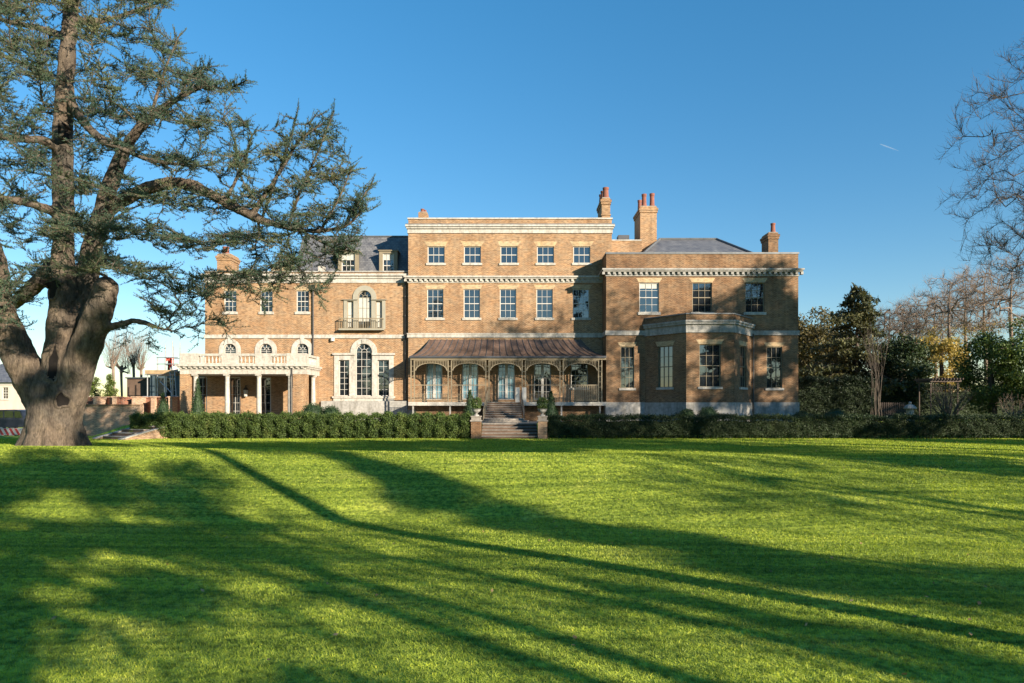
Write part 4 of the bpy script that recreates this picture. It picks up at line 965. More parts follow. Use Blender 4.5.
for a, b, c_, d_ in hang:
    for t in (.4, .7, 1.): ex.append(((a + (c_ - a) * t - 512) * 30.6 / F, 30.6 + g.normal() * .3, ZC + (HZ - b - (d_ - b) * t) * 30.6 / F))
att = np.vstack([att, np.array(ex)])
print("cedar attractors", len(att))
P, par, R, lim, kids = grow([resample(L, .5) for L in limbs], att, .42, .010, .42, .12, .02, .3, .9, g)
thinlim = lim & (R < .09)
mb = MB(); skeleton(mb, P, par, R, thinlim, 6); skeleton(mb, P, par, R, ~lim & (R > .03), 6); skeleton(mb, P, par, R, ~lim & (R <= .03), 4)
thin = np.nonzero((~lim | (R < .10)) & (R < .085) & (par >= 0))[0]
# side twigs: flat combs to left and right of every thin branch, with a few standing up
j = np.repeat(thin, 5); t = g.uniform(0, 1, (len(j), 1)); B = P[par[j]] * (1 - t) + P[j] * t; D = unit(P[j] - P[par[j]])
S = unit(np.cross(D, np.array([0, 0, 1.])) + 1e-6) * np.where(g.random((len(j), 1)) < .5, 1, -1)
upw = np.where(g.random((len(j), 1)) < .2, .8, .05)
d = unit(D * g.uniform(.25, .9, (len(j), 1)) + S * g.uniform(.4, 1.1, (len(j), 1)) + np.array([0, 0, 1.]) * (upw + g.normal(size=(len(j), 1)) * .10))
l = g.uniform(.25, .75, (len(j), 1)); E = B + d * l
segs(mb, B, E, np.full(len(j), .012), np.full(len(j), .005), 3)
mb.build('branches', 'cedar_bark', ced)
# needle tufts along the twigs
nt = 7; tt = (np.arange(nt) + .6) / nt
TB = (B[:, None] + (E - B)[:, None] * tt[None, :, None]).reshape(-1, 3) + g.normal(size=(len(B) * nt, 3)) * .012; TD = np.repeat(d, nt, 0)
jj = np.repeat(thin, 4); t = g.uniform(0, 1, (len(jj), 1)); TB = np.vstack([TB, P[par[jj]] * (1 - t) + P[jj] * t]); TD = np.vstack([TD, unit(P[jj] - P[par[jj]])])
print("cedar tufts", len(TB))
mb = MB(); NN = 5
TB = np.repeat(TB, NN, 0); TD = np.repeat(TD, NN, 0); n = len(TB)
nd = unit(TD * .55 + g.normal(size=(n, 3)) * .6 + np.array([0, 0, .45])); ln = g.uniform(.06, .125, (n, 1)); wd = unit(np.cross(nd, g.normal(size=(n, 3)))) * .011
mb.add(np.stack([TB - wd, TB + wd, TB + nd * ln], 1).reshape(-1, 3), np.arange(3 * n).reshape(-1, 3))
mb.build('needles', 'cedar_needles', ced)
# ---------------------------------------------------------------- hedges, topiary and piers in front of the house
YH = 46.4
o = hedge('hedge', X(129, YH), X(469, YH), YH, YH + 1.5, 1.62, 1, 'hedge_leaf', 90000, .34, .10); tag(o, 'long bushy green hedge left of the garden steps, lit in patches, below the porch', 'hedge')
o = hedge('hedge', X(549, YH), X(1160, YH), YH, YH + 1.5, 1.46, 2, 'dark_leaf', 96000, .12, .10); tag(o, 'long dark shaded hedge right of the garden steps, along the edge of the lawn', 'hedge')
def pier(pxa, pxb, lab, bl, bm):
    x0, x1 = X(pxa, YH), X(pxb, YH); c = (x0 + x1) / 2; r = (x1 - x0) / 2
    p = empty('gate_pier', (c, YH + r, 0)); tag(p, lab, 'pier', 'brick piers beside the garden steps')
    mb = MB(); mb.box(x0, x1, YH, YH + 2 * r, -.1, 1.2); mb.build('shaft', bm, p)
    mb = MB(); mb.box(x0 - .06, x1 + .06, YH - .06, YH + 2 * r + .06, 1.2, 1.3); mb.box(x0 + .02, x1 - .02, YH + .02, YH + 2 * r - .02, 1.3, 1.5); mb.box(x0 - .03, x1 + .03, YH - .03, YH + 2 * r + .03, 1.5, 1.58); mb.build('cap', 'step_stone', p)
    u = empty('urn', (c, YH + r, 1.58)); tag(u, bl, 'urn', 'planted stone urns on the brick piers')
    mb = MB(); mb.lathe((c, YH + r, 1.58), [(.2, 0), (.2, .06), (.08, .1), (.09, .16), (.26, .3), (.31, .42), (.36, .47), (.3, .48), (.26, .42)], 18); mb.build('bowl', 'grey_stone', u, smooth=False)
    g = np.random.default_rng(int(pxa)); mb = MB(); pts = np.array((c, YH + r, 2.42)) + unit(g.normal(size=(900, 3))) * np.array((.38, .38, .44)) * g.uniform(.5, 1, (900, 1)) ** .5
    leaves(mb, pts, .12, .3, .45, g); mb.tube([(c, YH + r, 1.95), (c, YH + r, 2.4)], .03, 6); mb.build('plant', 'hedge_leaf', u)
pier(471, 481, 'sunlit reddish brick pier with a stone cap at the left end of the garden steps', 'stone urn of leafy plant on the sunlit pier left of the garden steps', 'old_brick')
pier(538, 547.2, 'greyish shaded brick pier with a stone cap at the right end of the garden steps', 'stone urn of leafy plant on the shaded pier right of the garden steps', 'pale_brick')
s = empty('garden_steps', (X(510, 47), YH + .3, 0)); tag(s, 'wide low stone garden steps rising from the lawn between two brick piers', 'steps')
x0, x1 = X(481.3, YH), X(537.8, YH)
mb = MB()
for q in range(5): mb.box(x0, x1, YH + .25 + q * .4, YH + 3.6, -.1 + .2 * q if q else -.1, .2 * (q + 1) - .05)
mb.build('risers', 'brown_cladding', s)
mb = MB()
for q in range(5): mb.box(x0 + .003, x1 - .003, YH + .2 + q * .4, YH + .7 + q * .4 if q < 4 else YH + 4, .2 * (q + 1) - .05, .2 * (q + 1) + (.03 if q == 4 else 0))
mb.build('treads', 'step_stone', s)
def topiary(px, py0, py1, Y, r, lab, group, ball=False, seed=1, leaf='yew_leaf'):
    g = np.random.default_rng(seed); x = X(px, Y); z0 = float(gh(x, Y)); zb, zt = min(Z(py1, Y), z0 + 1.2), Z(py0, Y); t = empty('topiary_ball' if ball else 'topiary_cone', (x, Y, z0)); tag(t, lab, 'topiary', group)
    mb = MB(); mb.tube([(x, Y, z0 - .1), (x, Y, max(zt - .5, z0 + .2))], .05, 6); mb.build('stem', 'twig_bark', t)
    n = 2600
    if ball:
        pts = np.array((x, Y, zt - r)) + unit(g.normal(size=(n, 3))) * r * g.uniform(.8, 1.0, (n, 1)); pts = pts[pts[:, 2] > z0 + .02]
    else:
        h = g.uniform(0, 1, n) ** 1.6; a = g.uniform(0, 6.283, n); q = r * (1 - h) * g.uniform(.82, 1.03, n) + .03; pts = np.stack([x + q * np.cos(a), Y + q * np.sin(a), z0 + .1 + (zt - z0 - .1) * h], 1)
    mb = MB(); leaves(mb, pts, .09, .3, .5, g)
    k = []                                                        # the dense inside of the clipped shape
    if ball: k = [(r * .8 * math.sin(t_), (zt - r - z0) - r * .8 * math.cos(t_)) for t_ in np.linspace(.25, 2.9, 9)]
    else: k = [(r * .8, .12), (r * .4, (zt - z0) * .5), (.02, (zt - z0) * .94)]
    mb.lathe((x, Y, z0), [(a, max(b, .02)) for a, b in k], 14); mb.build('foliage', leaf, t)
topiary(470, 390, 420, 49.6, .62, 'dark clipped yew cone left of the stair, behind the sunlit pier', 'clipped yew cones', seed=3)
topiary(551, 391, 420, 49.6, .68, 'dark clipped yew cone right of the stair, behind the shaded pier', 'clipped yew cones', seed=4)
topiary(163, 393, 420, 50.2, .75, 'dark clipped yew cone in front of the scaffold and the red brick wall', 'clipped yew cones', seed=5)
topiary(197.5, 379, 420, 51.5, .6, 'slim clipped yew cone just inside the leftmost porch column', 'clipped yew cones', seed=6)
topiary(313, 402.5, 420, 49.4, .86, 'larger clipped box ball at the right foot of the porch', 'clipped box balls', True, 7)
topiary(331, 405, 420, 49.4, .8, 'smaller clipped box ball under the left edge of the big arched window', 'clipped box balls', True, 8)
topiary(708, 406, 420, 50.0, .82, 'clipped box ball against the plinth under the middle bay window', 'clipped box balls', True, 9)
topiary(687, 408.5, 420, 50.0, .6, 'low clipped box ball under the left angle of the bay', 'clipped box balls', True, 10)
topiary(836, 408.5, 420, 50.5, .85, 'clipped box ball by itself in front of the tall dark hedge right of the house', 'clipped box balls', True, 11)
topiary(802, 410.5, 420, 50.5, .7, 'low clipped box ball beside the right corner of the house', 'clipped box balls', True, 12)

# ---------------------------------------------------------------- left background
# flight of old steps with sloping copings, running back and to the right
d = np.array((.50, .87)); nrm = np.array((.87, -.50)); A = np.array((X(103, 46.0), 46.0))
s = empty('stone_steps', (A[0], A[1], float(gh(A[0], A[1])))); tag(s, 'worn brick steps between sloping stone copings left of the bushy hedge', 'steps')
def q3(u, v, z): p = A + nrm * u + d * v; return (p[0], p[1], z)
mb, mt = MB(), MB(); zb = .02
for q in range(5):
    V = [q3(u, v, z) for z in (-.1, .22 * (q + 1) - .04) for v in (q * .62, 4.6) for u in (0, 2.6)]
    mb.add(V, [(0, 2, 3, 1), (4, 5, 7, 6), (0, 1, 5, 4), (1, 3, 7, 5), (3, 2, 6, 7), (2, 0, 4, 6)])
    V = [q3(u, v, z) for z in (.22 * (q + 1) - .04, .22 * (q + 1) + .02) for v in (q * .62 - .04, q * .62 + (.62 if q < 4 else 1.5)) for u in (.003, 2.597)]
    mt.add(V, [(0, 2, 3, 1), (4, 5, 7, 6), (0, 1, 5, 4), (1, 3, 7, 5), (3, 2, 6, 7), (2, 0, 4, 6)])
mb.build('risers', 'brown_cladding', s); mt.build('treads', 'step_stone', s)
for u0 in (-.3, 2.62):
    for nm, mt_, e, za, zt in (('cheek_wall', 'pale_brick', 0, -.3, -.07), ('coping', 'grey_stone', .05, None, 0)):
        mb = MB(); b0, b1 = (-.3, -.3) if za is not None else (.05, 1.07)
        V = [q3(u, v, z) for u in (u0 - e, u0 + .28 + e) for v, z in ((-.5, b0), (-.5, .12 + zt), (3.6, 1.14 + zt), (3.6, b1))]
        mb.add(V, [(0, 1, 2, 3), (7, 6, 5, 4), (0, 4, 5, 1), (1, 5, 6, 2), (2, 6, 7, 3), (3, 7, 4, 0)]); mb.build(nm, mt_, s)
def wavy(name, xa, xb, Y, z0, z1, amp, per, mat, lab, cap=None, th=.33):
    w = empty(name, ((xa + xb) / 2, Y, z0)); tag(w, lab, 'wall'); mb = MB(); xs = np.linspace(xa, xb, int((xb - xa) / .18) + 2); f = lambda x: Y + amp * math.sin((x - xa) * 2 * math.pi / per)
    for a, b in zip(xs, xs[1:]):
        V = [(x, f(x) + e, z) for z in (z0, z1) for e in (0, th) for x in (a, b)]
        mb.add(V, [(4, 5, 7, 6), (0, 1, 5, 4), (3, 2, 6, 7)])
    for x in (xa, xb): mb.add([(x, f(x), z0), (x, f(x) + th, z0), (x, f(x) + th, z1), (x, f(x), z1)], [(0, 1, 2, 3)])
    mb.build('brickwork', mat, w)
    if cap:
        mb = MB()
        for a, b in zip(xs, xs[1:]):
            V = [(x, f(x) + e, z) for z in (z1, z1 + .08) for e in (-.05, th + .05) for x in (a, b)]
            mb.add(V, [(0, 2, 3, 1), (4, 5, 7, 6), (0, 1, 5, 4), (3, 2, 6, 7)])
        mb.build('coping', cap, w)
wavy('garden_wall', X(86, 56), X(178.5, 56), 56, .8, Z(398.2, 56), .75, 3.75, 'red_brick', 'curving red brick garden wall weaving in and out below the scaffold', 'red_brick')
gw = [o for o in SC.objects if o.name == 'garden_wall'][0]
for px in (97, 116, 135.5, 154.5, 172):
    mb = MB(); x = X(px, 55.4); mb.box(x - .15, x + .15, 55.12, 56.9, .8, Z(397.4, 55.4)); mb.box(x - .2, x + .2, 55.06, 56.95, Z(397.4, 55.4), Z(396.4, 55.4)); mb.build('pier', 'garden_brick', gw)
w = empty('retaining_wall', (X(120, 51.6), 51.6, 0)); tag(w, 'pale old brick retaining wall behind the worn steps and below the red one', 'wall')
mb = MB(); mb.box(X(80, 51.6), X(140, 51.6), 51.6, 52.0, -.2, Z(405.5, 51.6)); mb.build('brickwork', 'garden_brick', w)
mb = MB(); mb.box(X(80, 51.6), X(140, 51.6), 51.5, 52.1, Z(405.5, 51.6), Z(405.5, 51.6) + .09); mb.build('coping', 'pale_brick', w)
# scaffold with boards, ladder and red sheeting
YSc = 57.5; sx = lambda p: X(p, YSc); sz = lambda p: Z(p, YSc)
s = empty('scaffold', (sx(165), YSc, 1.0)); tag(s, 'small steel tube scaffold with a plank platform standing left of the porch', 'scaffold')
for y in (YSc, YSc + 1.3):
    for p, t in ((147.5, 372), (157.5, 358), (165.5, 345), (172.5, 341)):
        mb = MB(); mb.tube([(sx(p), y, 1.0), (sx(p), y, sz(t))], .05, 8); mb.build('standard', 'steel', s)
mb = MB()
for y in (YSc - .06, YSc + 1.36):
    for p, a, b in ((396.6, 143, 178), (374.8, 145, 176)): mb.tube([(sx(a), y, sz(p)), (sx(b), y, sz(p))], .045, 6)
    for p in (364, 357.5): mb.tube([(sx(157), y, sz(p)), (sx(178), y, sz(p))], .04, 6)
mb.tube([(sx(160), YSc - .08, sz(381)), (sx(172), YSc - .08, sz(393))], .04, 6)
mb.build('ledger', 'steel', s)
mb = MB()
for q in range(6): mb.box(sx(146), sx(175), YSc - .1 + q * .26, YSc + .14 + q * .26, sz(374), sz(373) + .002 * q)
mb.box(sx(146), sx(175), YSc - .16, YSc - .12, sz(374), sz(370.2)); mb.build('platform', 'board', s)
l = empty('ladder', (sx(178), YSc - .4, 1.0)); tag(l, 'pale ladder leaning on the scaffold next to the porch pier', 'ladder')
mb = MB()
for e in (-.2, .2): mb.tube([(sx(179.5) + e, YSc - .7, 1.0), (sx(173.5) + e, YSc - .2, sz(372))], .035, 6)
mb.build('stile', 'steel', l); mb = MB()
for t in np.linspace(.08, .95, 9):
    p = np.array((sx(179.5), YSc - .7, 1.0)) * (1 - t) + np.array((sx(173.5), YSc - .2, sz(372))) * t; mb.tube([p - (.2, 0, 0), p + (.2, 0, 0)], .02, 6)
mb.build('rung', 'steel', l)
r = empty('tarpaulin', (sx(166), YSc + .4, sz(373))); tag(r, 'bright red sheeting draped over the rails on top of the scaffold', 'tarpaulin')
def drape(x0, x1, y, za, zb, mat, nm, par):
    mb = MB(); U, V_ = np.meshgrid(np.linspace(0, 1, 14), np.linspace(0, 1, 10)); xx = x0 + (x1 - x0) * U; yy = y + .09 * np.sin(U * 11 + V_ * 2) * (1 - V_ * .4); zz = za + (zb - za) * V_ - .1 * (1 - V_) * np.sin(U * 5) ** 2
    v = np.concatenate([np.stack([xx, yy, zz], -1).reshape(-1, 3), np.stack([xx, yy + .02, zz], -1).reshape(-1, 3)]); i, j = np.meshgrid(np.arange(9), np.arange(13), indexing='ij'); k = (i * 14 + j).ravel()
    f = np.stack([k, k + 1, k + 15, k + 14], 1); mb.add(v, f, f + 140); return mb.build(nm, mat, par, smooth=True)
drape(sx(162), sx(165), YSc + .9, sz(370.3), sz(356.5), 'red_sheet', 'sheet', r); drape(sx(167.6), sx(171.8), YSc + .3, sz(367), sz(357), 'red_sheet', 'sheet', r); drape(sx(164.5), sx(168.5), YSc + .12, sz(360.4), sz(357.4), 'red_sheet', 'sheet', r)
bgm = MB(); c = np.array((sx(171.8), YSc + .35, sz(373))); bgm.lathe(c, [(.12, 0), (.3, .1), (.33, .3), (.22, .5), (.1, .62), (.14, .68)], 12); o = bgm.build('rubble_bag', 'white_bag', None, tuple(c), True); tag(o, 'white sack standing on the right end of the scaffold platform', 'sack')
# dark shed and dark building behind the wall
w = empty('shed', (X(140, 66), 66, 1.0)); tag(w, 'low dark brown timber shed behind the red garden wall', 'shed')
mb = MB(); mb.box(X(127, 66), X(151, 66), 66, 70, .9, Z(378.5, 66)); mb.build('wall', 'brown_cladding', w)
mb = MB(); mb.box(X(126.3, 66), X(151.7, 66), 65.8, 70.2, Z(378.5, 66), Z(377.3, 66)); mb.build('roof', 'lead_dark', w)
w = empty('outbuilding', (X(165, 64), 64, 1.0)); tag(w, 'dark teal clad outbuilding behind the scaffold', 'building')
mb = MB(); mb.box(X(150, 64), X(196, 64), 64, 72, .9, Z(372.5, 64)); mb.build('wall', 'teal_cladding', w)
mb = MB(); mb.box(X(149.4, 64), X(196, 64), 63.8, 72.2, Z(372.5, 64), Z(371, 64)); mb.build('roof', 'lead', w)
FO = Fr((0, 64), (1, 0)); mb = MB(); FO.box(mb, X(155, 64), X(164, 64), 1.2, Z(378, 64), .0, .03); FO.box(mb, X(167, 64), X(175, 64), 1.2, Z(378, 64), .0, .03); mb.build('window', 'glass', w)
# pale neighbouring house
YN = 76; FN = Fr((0, YN), (1, 0)); nx_ = lambda p: X(p, YN); nz = lambda p: Z(p, YN)
w = empty('neighbour_house', (nx_(0), YN, 0)); tag(w, 'pale pinkish rendered house with a grey hipped roof far left behind the cedar', 'house')
hs = [(nx_(2), nx_(8), nz(399), nz(387)), (nx_(2), nx_(7.5), nz(426), nz(415.5)), (nx_(-36), nx_(-30), nz(399), nz(387)), (nx_(-17), nx_(-11), nz(399), nz(387)), (nx_(-17), nx_(-11), nz(426), nz(415.5))]
mb = MB(); wall(mb, FN, nx_(-60), nx_(43), -.3, nz(382), hs); wall(mb, Fr((nx_(43), YN), (0, 1)), 0, 9, -.3, nz(382)); wall(mb, Fr((nx_(-60), YN + 9), (0, -1)), 0, 9, -.3, nz(382)); mb.build('wall', 'render_wall', w)
for h in hs: sash(FN, *h, 2, 4, w, sill=.12)
mb = MB(); a, b, z0, z1 = nx_(-63), nx_(46), nz(382.5), nz(361); mb.add([(a, YN - .5, z0), (b, YN - .5, z0), (b, YN + 9.5, z0), (a, YN + 9.5, z0), (a + 4, YN + 4.5, z1), (b - 4, YN + 4.5, z1)], [(0, 1, 5, 4), (2, 3, 4, 5), (0, 3, 2, 1)], [(1, 2, 5), (3, 0, 4)]); mb.build('roof', 'slate', w)
mb = MB(); FN.box(mb, a + .4, b - .4, z0 - .25, z0 - .02, -.1, .12); mb.build('eaves', 'white_paint', w)
# dark off-road car and the striped barrier in front of it
YC = 62; cx = X(22, YC); zg = float(gh(cx, YC)); c = empty('parked_car', (cx, YC, zg)); tag(c, 'dark boxy off-road car parked behind the striped barrier, half hidden by the cedar trunk', 'car')
def cp(u, v, z): return (cx + u, YC + v, zg + z)
def cprism(prof, v0, v1, mat, nm, par):
    mb = MB(); k = len(prof); V = [cp(u, v, z) for v in (v0, v1) for u, z in prof]; mb.add(V, [tuple(range(k)), tuple(range(k, 2 * k))[::-1]], [(i, (i + 1) % k, k + (i + 1) % k, k + i) for i in range(k)]); return mb.build(nm, mat, par)
cprism([(-2.1, .35), (2.15, .35), (2.2, .95), (.85, 1.08), (-2.1, 1.1)], -.9, .9, 'car_paint', 'body', c)
cab = cprism([(-2.05, 1.1), (.8, 1.085), (.45, 1.85), (-.2, 1.93), (-1.95, 1.9)], -.82, .82, 'car_paint', 'cabin', c)
for pr in ([(-1.85, 1.2), (-1.1, 1.2), (-1.1, 1.78), (-1.8, 1.78)], [(-.98, 1.2), (-.2, 1.2), (-.2, 1.8), (-.98, 1.79)], [(-.08, 1.2), (.62, 1.19), (.4, 1.76), (-.08, 1.8)]): cprism(pr, -.835, -.815, 'glass', 'side_window', cab)
for u in (-1.35, 1.35):
    for v in (-.84, .62):
        mb = MB(); mb.tube([cp(u, v, .38), cp(u, v + .22, .38)], .38, 18); wh = mb.build('wheel', 'rubber', c); mb = MB(); mb.tube([cp(u, v - .012, .38), cp(u, v + .23, .38)], .21, 14); mb.build('rim', 'steel', wh)
YB = 52.0; b0, b1 = X(-30, YB), X(23.5, YB); zg = float(gh(b0, YB)); c = empty('road_barrier', ((b0 + b1) / 2, YB, zg)); tag(c, 'red and white striped plastic barrier along the drive beside the cedar', 'barrier')
FB = Fr((0, YB), (1, 0)); z0, z1 = Z(435.5, YB), Z(428, YB); mb = MB(); FB.box(mb, b0, b1, z0, z1, -.05, 0); mb.build('panel', 'white_paint', c)
mb = MB()
for u in np.arange(b0, b1 - .5, .42): FB.poly(mb, [(u + .3, z0 + .03), (u + .5, z0 + .03), (u + .2, z1 - .03), (u, z1 - .03)], 0, .006)
mb.build('stripes', 'red_paint', c)
mb = MB()
for u in (b0 + .3, b0 + 1.6, b0 + 2.9, b1 - .4): FB.box(mb, u - .04, u + .04, zg - .1, z0, -.045, -.005); FB.box(mb, u - .06, u + .06, zg - .02, zg + .06, -.35, .3)
mb.build('feet', 'rubber', c)
mb = MB(); mb.box(X(-40, 50), X(26, 50), 50, 50.6, float(gh(X(0, 50), 50)) - .2, Z(437.3, 50)); o = mb.build('low_wall', 'pale_brick', None, (X(0, 50), 50, 0)); tag(o, 'very low brick kerb wall at the edge of the lawn left of the cedar', 'wall')
# small conifer and pollards
o = conifer('conifer', (X(110, 60), 60), Z(374.5, 60), 1.45, 21, 'bright_leaf', .04, 1.0, .16, 150, .3, .1); tag(o, 'bright green pointed conifer behind the red garden wall', 'tree')
o = conifer('conifer', (X(95, 63), 63), Z(377, 63), 1.3, 22, 'bright_leaf', .04, .7, .16, 110, .3, .1); tag(o, 'yellowish rounded conifer behind the garden wall, partly hidden by the cedar trunk', 'tree')
def pollard(px, Y, pyh, pyt, seed, lab):
    g = np.random.default_rng(seed); x = X(px, Y); z = float(gh(x, Y)); h, t = Z(pyh, Y), Z(pyt, Y); r = empty('pollard_tree', (x, Y, z)); tag(r, lab, 'tree', 'bare pollarded trees beyond the garden wall')
    mb = MB(); mb.tube([(x, Y, z - .1), (x + .1, Y, (z + h) / 2), (x, Y, h)], [.15, .12, .15], 8); hd = [(x + g.normal() * .45, Y + g.normal() * .4, h + g.normal() * .4) for _ in range(7)]
    for p in hd: mb.tube([(x, Y, h - .5), p], [.09, .1], 6)
    mb.build('trunk', 'pale_twig', r); mb = MB()
    n = 110; b = np.array(hd)[g.integers(0, 7, n)] + g.normal(size=(n, 3)) * .12; d = unit(g.normal(size=(n, 3)) * (.32, .32, .2) + (0, 0, 1)); e = b + d * ((t - h) * g.uniform(.5, 1.05, (n, 1)))
    segs(mb, b, e, np.full(n, .013), np.full(n, .005), 3); mb.build('shoots', 'pale_twig', r)
for a in ((113, 74, 364, 325, 31, 'bare pollard with upright shoots, first beside the cedar trunk above the bright conifer'), (121, 78, 366, 322, 32, 'tall bare pollard with a dense brush of shoots right of the bright conifer'), (133.5, 76, 364, 328, 33, 'bare pollard standing directly behind the dark shed'), (141, 80, 366, 326, 34, 'bare pollard behind the right end of the dark shed, next to the scaffold')): pollard(*a)

# ---------------------------------------------------------------- right background
o = hedge('hedge', X(799.5, 57), X(877, 57), 57, 59, Z(380, 57) - 1, 4, 'hedge_shaded', 22000, 0, .14); tag(o, 'tall shade-darkened green clipped hedge beside the right end of the house', 'hedge')
o = hedge('hedge', X(876, 64), X(1170, 64), 64, 66, Z(386, 64) - 1, 5, 'hedge_shaded', 24000, 0, .16); tag(o, 'dark hedge behind the stone garden ornament and the wicker-like shrub', 'hedge')
o = conifer('pine_tree', (X(857, 68), 68), Z(285, 68) - 1, 7.4, 41, 'pine_leaf', .05, .72, .36, 70, .34, .10, irr=.36); tag(o, 'tall dark ragged pine behind the tall clipped hedge right of the house', 'tree')
o = leafy_tree('broadleaf_tree', (X(812, 80), 80), Z(306, 80) - 1, 4.6, 42, 'russet_leaf', 110, 300, .3, .1, clump=1.5); tag(o, 'russet brown rounded tree showing beside the right corner of the house', 'tree')
o = leafy_tree('holly_tree', (X(902, 66), 66), Z(336, 66) - 1, 2.8, 43, 'dark_leaf', 70, 300, .22, .05, clump=1.0); tag(o, 'bushy dark holly left of the golden leaved trees', 'tree')
o = leafy_tree('evergreen_tree', (X(992, 58), 58), Z(325, 58) - 1, 2.6, 44, 'hedge_leaf', 64, 260, .2, .0, clump=.85); tag(o, 'green leafy evergreen right of the golden leaves and the bare multi-stemmed shrub', 'tree')
o = leafy_tree('evergreen_tree', (X(1034, 56), 56), Z(318, 56) - 1, 3.4, 45, 'hedge_leaf', 76, 230, .22, .0, clump=.95); tag(o, 'large dark evergreen cut by the right edge of the picture', 'tree')
o = leafy_tree('beech_tree', (X(943, 70), 70), Z(322, 70) - 1, 2.7, 46, 'golden_leaf', 60, 170, .24, .12, clump=.8, up=.1); tag(o, 'small sunlit beech holding golden leaves, between the dark holly and the green evergreen', 'tree')
G = 'bare winter trees behind the garden right of the house'
for a, lab in (((890, 84, 300, 4.2, 51, None, 0), 'bare tree with a fine twiggy crown next to the ragged pine'), ((917, 90, 296, 4.6, 52, None, 0), 'slim bare tree between the pine and the tall bare crowns'),
               ((950, 78, 272, 5.6, 53, 'golden_leaf', .2), 'tall bare tree with a few golden leaves low down, rising behind the sunlit beech'), ((985, 80, 262, 5.5, 54, 'golden_leaf', .06), 'tallest bare tree, a few yellow leaves left, behind the green evergreen'),
               ((1012, 72, 256, 5, 55, 'russet_leaf', .12), 'bare tree with brown leaves left, behind the large dark evergreen'), ((903, 78, 304, 3.6, 57, 'russet_leaf', .1), 'small bare tree with a few brown leaves directly behind the dark holly'), ((966, 92, 266, 5, 58, None, 0), 'bare tree with a dense round crown between the two tallest ones'), ((935, 100, 288, 6, 56, None, 0), 'farthest bare tree, pale and thin, behind the golden leaved one')):
    px, Y, pt, rad, sd_, lf, ln_ = a
    o = bare_tree('bare_tree', (X(px, Y), Y), Z(pt, Y) - 1, rad, sd_, 'pale_twig', 330, .10, (7, 1.0, .0075), lf, .3, .25, rtip=.02, leafn=ln_); tag(o, lab, 'tree', G)
def shrub(px, Y, pyt, n, sprd, seed, mat, lab, name='bare_shrub', r=.022):
    g = np.random.default_rng(seed); x = X(px, Y); z = float(gh(x, Y)); H = Z(pyt, Y) - z; root = empty(name, (x, Y, z)); tag(root, lab, 'shrub')
    mb = MB(); b = np.array((x, Y, z)) + g.normal(size=(n, 3)) * (.16, .16, 0); d = unit(np.concatenate([g.normal(size=(n, 2)) * sprd, np.ones((n, 1))], 1)); m1 = b + d * H * g.uniform(.4, .55, (n, 1)); e = m1 + unit(d * (.7, .7, 1) + g.normal(size=(n, 3)) * .15) * H * g.uniform(.3, .5, (n, 1))
    segs(mb, b, m1, np.full(n, r * 1.5), np.full(n, r), 5); segs(mb, m1, e, np.full(n, r), np.full(n, r * .4), 4); mb.build('stems', mat, root)
    mb = MB(); k = 7; B = np.repeat(m1, k, 0) * .5 + np.repeat(e, k, 0) * .5 + (np.repeat(e - m1, k, 0)) * g.uniform(-.5, .5, (n * k, 1)); D = unit(np.repeat(e - m1, k, 0) * .8 + g.normal(size=(n * k, 3)) * .6); segs(mb, B, B + D * H * .16, np.full(n * k, r * .4), np.full(n * k, r * .15), 3); mb.build('twigs', mat, root)
shrub(876, 55, 325, 13, .08, 61, 'twig_bark', 'tall upright bundle of bare pinkish stems at the end of the tall clipped hedge')
shrub(948, 55, 381, 34, .5, 62, 'twig_bark', 'bare multi-stemmed shrub fanning out in front of the dark hedge', r=.03)
shrub(1015, 54, 390, 26, .45, 63, 'pale_twig', 'low reddish bare shrub at the far right in front of the dark evergreen')
# trellis arbour over the fan-shaped shrub
t = empty('arbour', (X(943, 57), 57, 1.0)); tag(t, 'brown timber arbour with a flat roof behind the bare multi-stemmed shrub', 'arbour')
for px in (931, 958):
    for y in (57, 58.6): mb = MB(); mb.box(X(px, 57) - .035, X(px, 57) + .035, y, y + .07, .9, Z(382, 57)); mb.build('post', 'trellis_wood', t)
mb = MB(); mb.box(X(929, 57), X(960, 57), 56.8, 56.9, Z(382, 57), Z(379.8, 57)); mb.box(X(929, 57), X(960, 57), 58.7, 58.8, Z(382, 57), Z(379.8, 57))
for u in np.linspace(X(929, 57), X(960, 57) - .08, 11): mb.box(u, u + .07, 56.5, 59.1, Z(379.8, 57), Z(378.2, 57))
mb.build('roof', 'trellis_wood', t)
s = empty('garden_ornament', (X(910, 55), 55, 1.0)); tag(s, 'small grey stone drum with a domed cap standing behind the right hedge', 'ornament')
sx0, z0 = X(910, 55), 1.0; mb = MB(); mb.lathe((sx0, 55, z0), [(.34, 0), (.34, .15), (.3, .2), (.3, 1.0)], 18); mb.build('drum', 'grey_stone', s)
mb = MB(); mb.lathe((sx0, 55, z0 + 1.0), [(.36, 0), (.5, .05), (.46, .14), (.3, .3), (.16, .38), (.1, .42), (.13, .5), (.08, .58), (.02, .6)], 18); mb.build('cap', 'grey_stone', s)
f = empty('picket_fence', (X(892, 57), 57, 1.0)); tag(f, 'low grey picket fence between the tall hedge and the stone ornament', 'fence')
mb = MB()
for u in np.linspace(X(879, 57), X(905, 57), 15): mb.box(u - .04, u + .04, 57, 57.03, .95, Z(402.5, 57))
mb.build('pickets', 'trellis_wood', f); mb = MB()
for z in (1.3, 1.85): mb.box(X(878, 57), X(906, 57), 57.032, 57.07, z, z + .08)
mb.build('rail', 'trellis_wood', f)
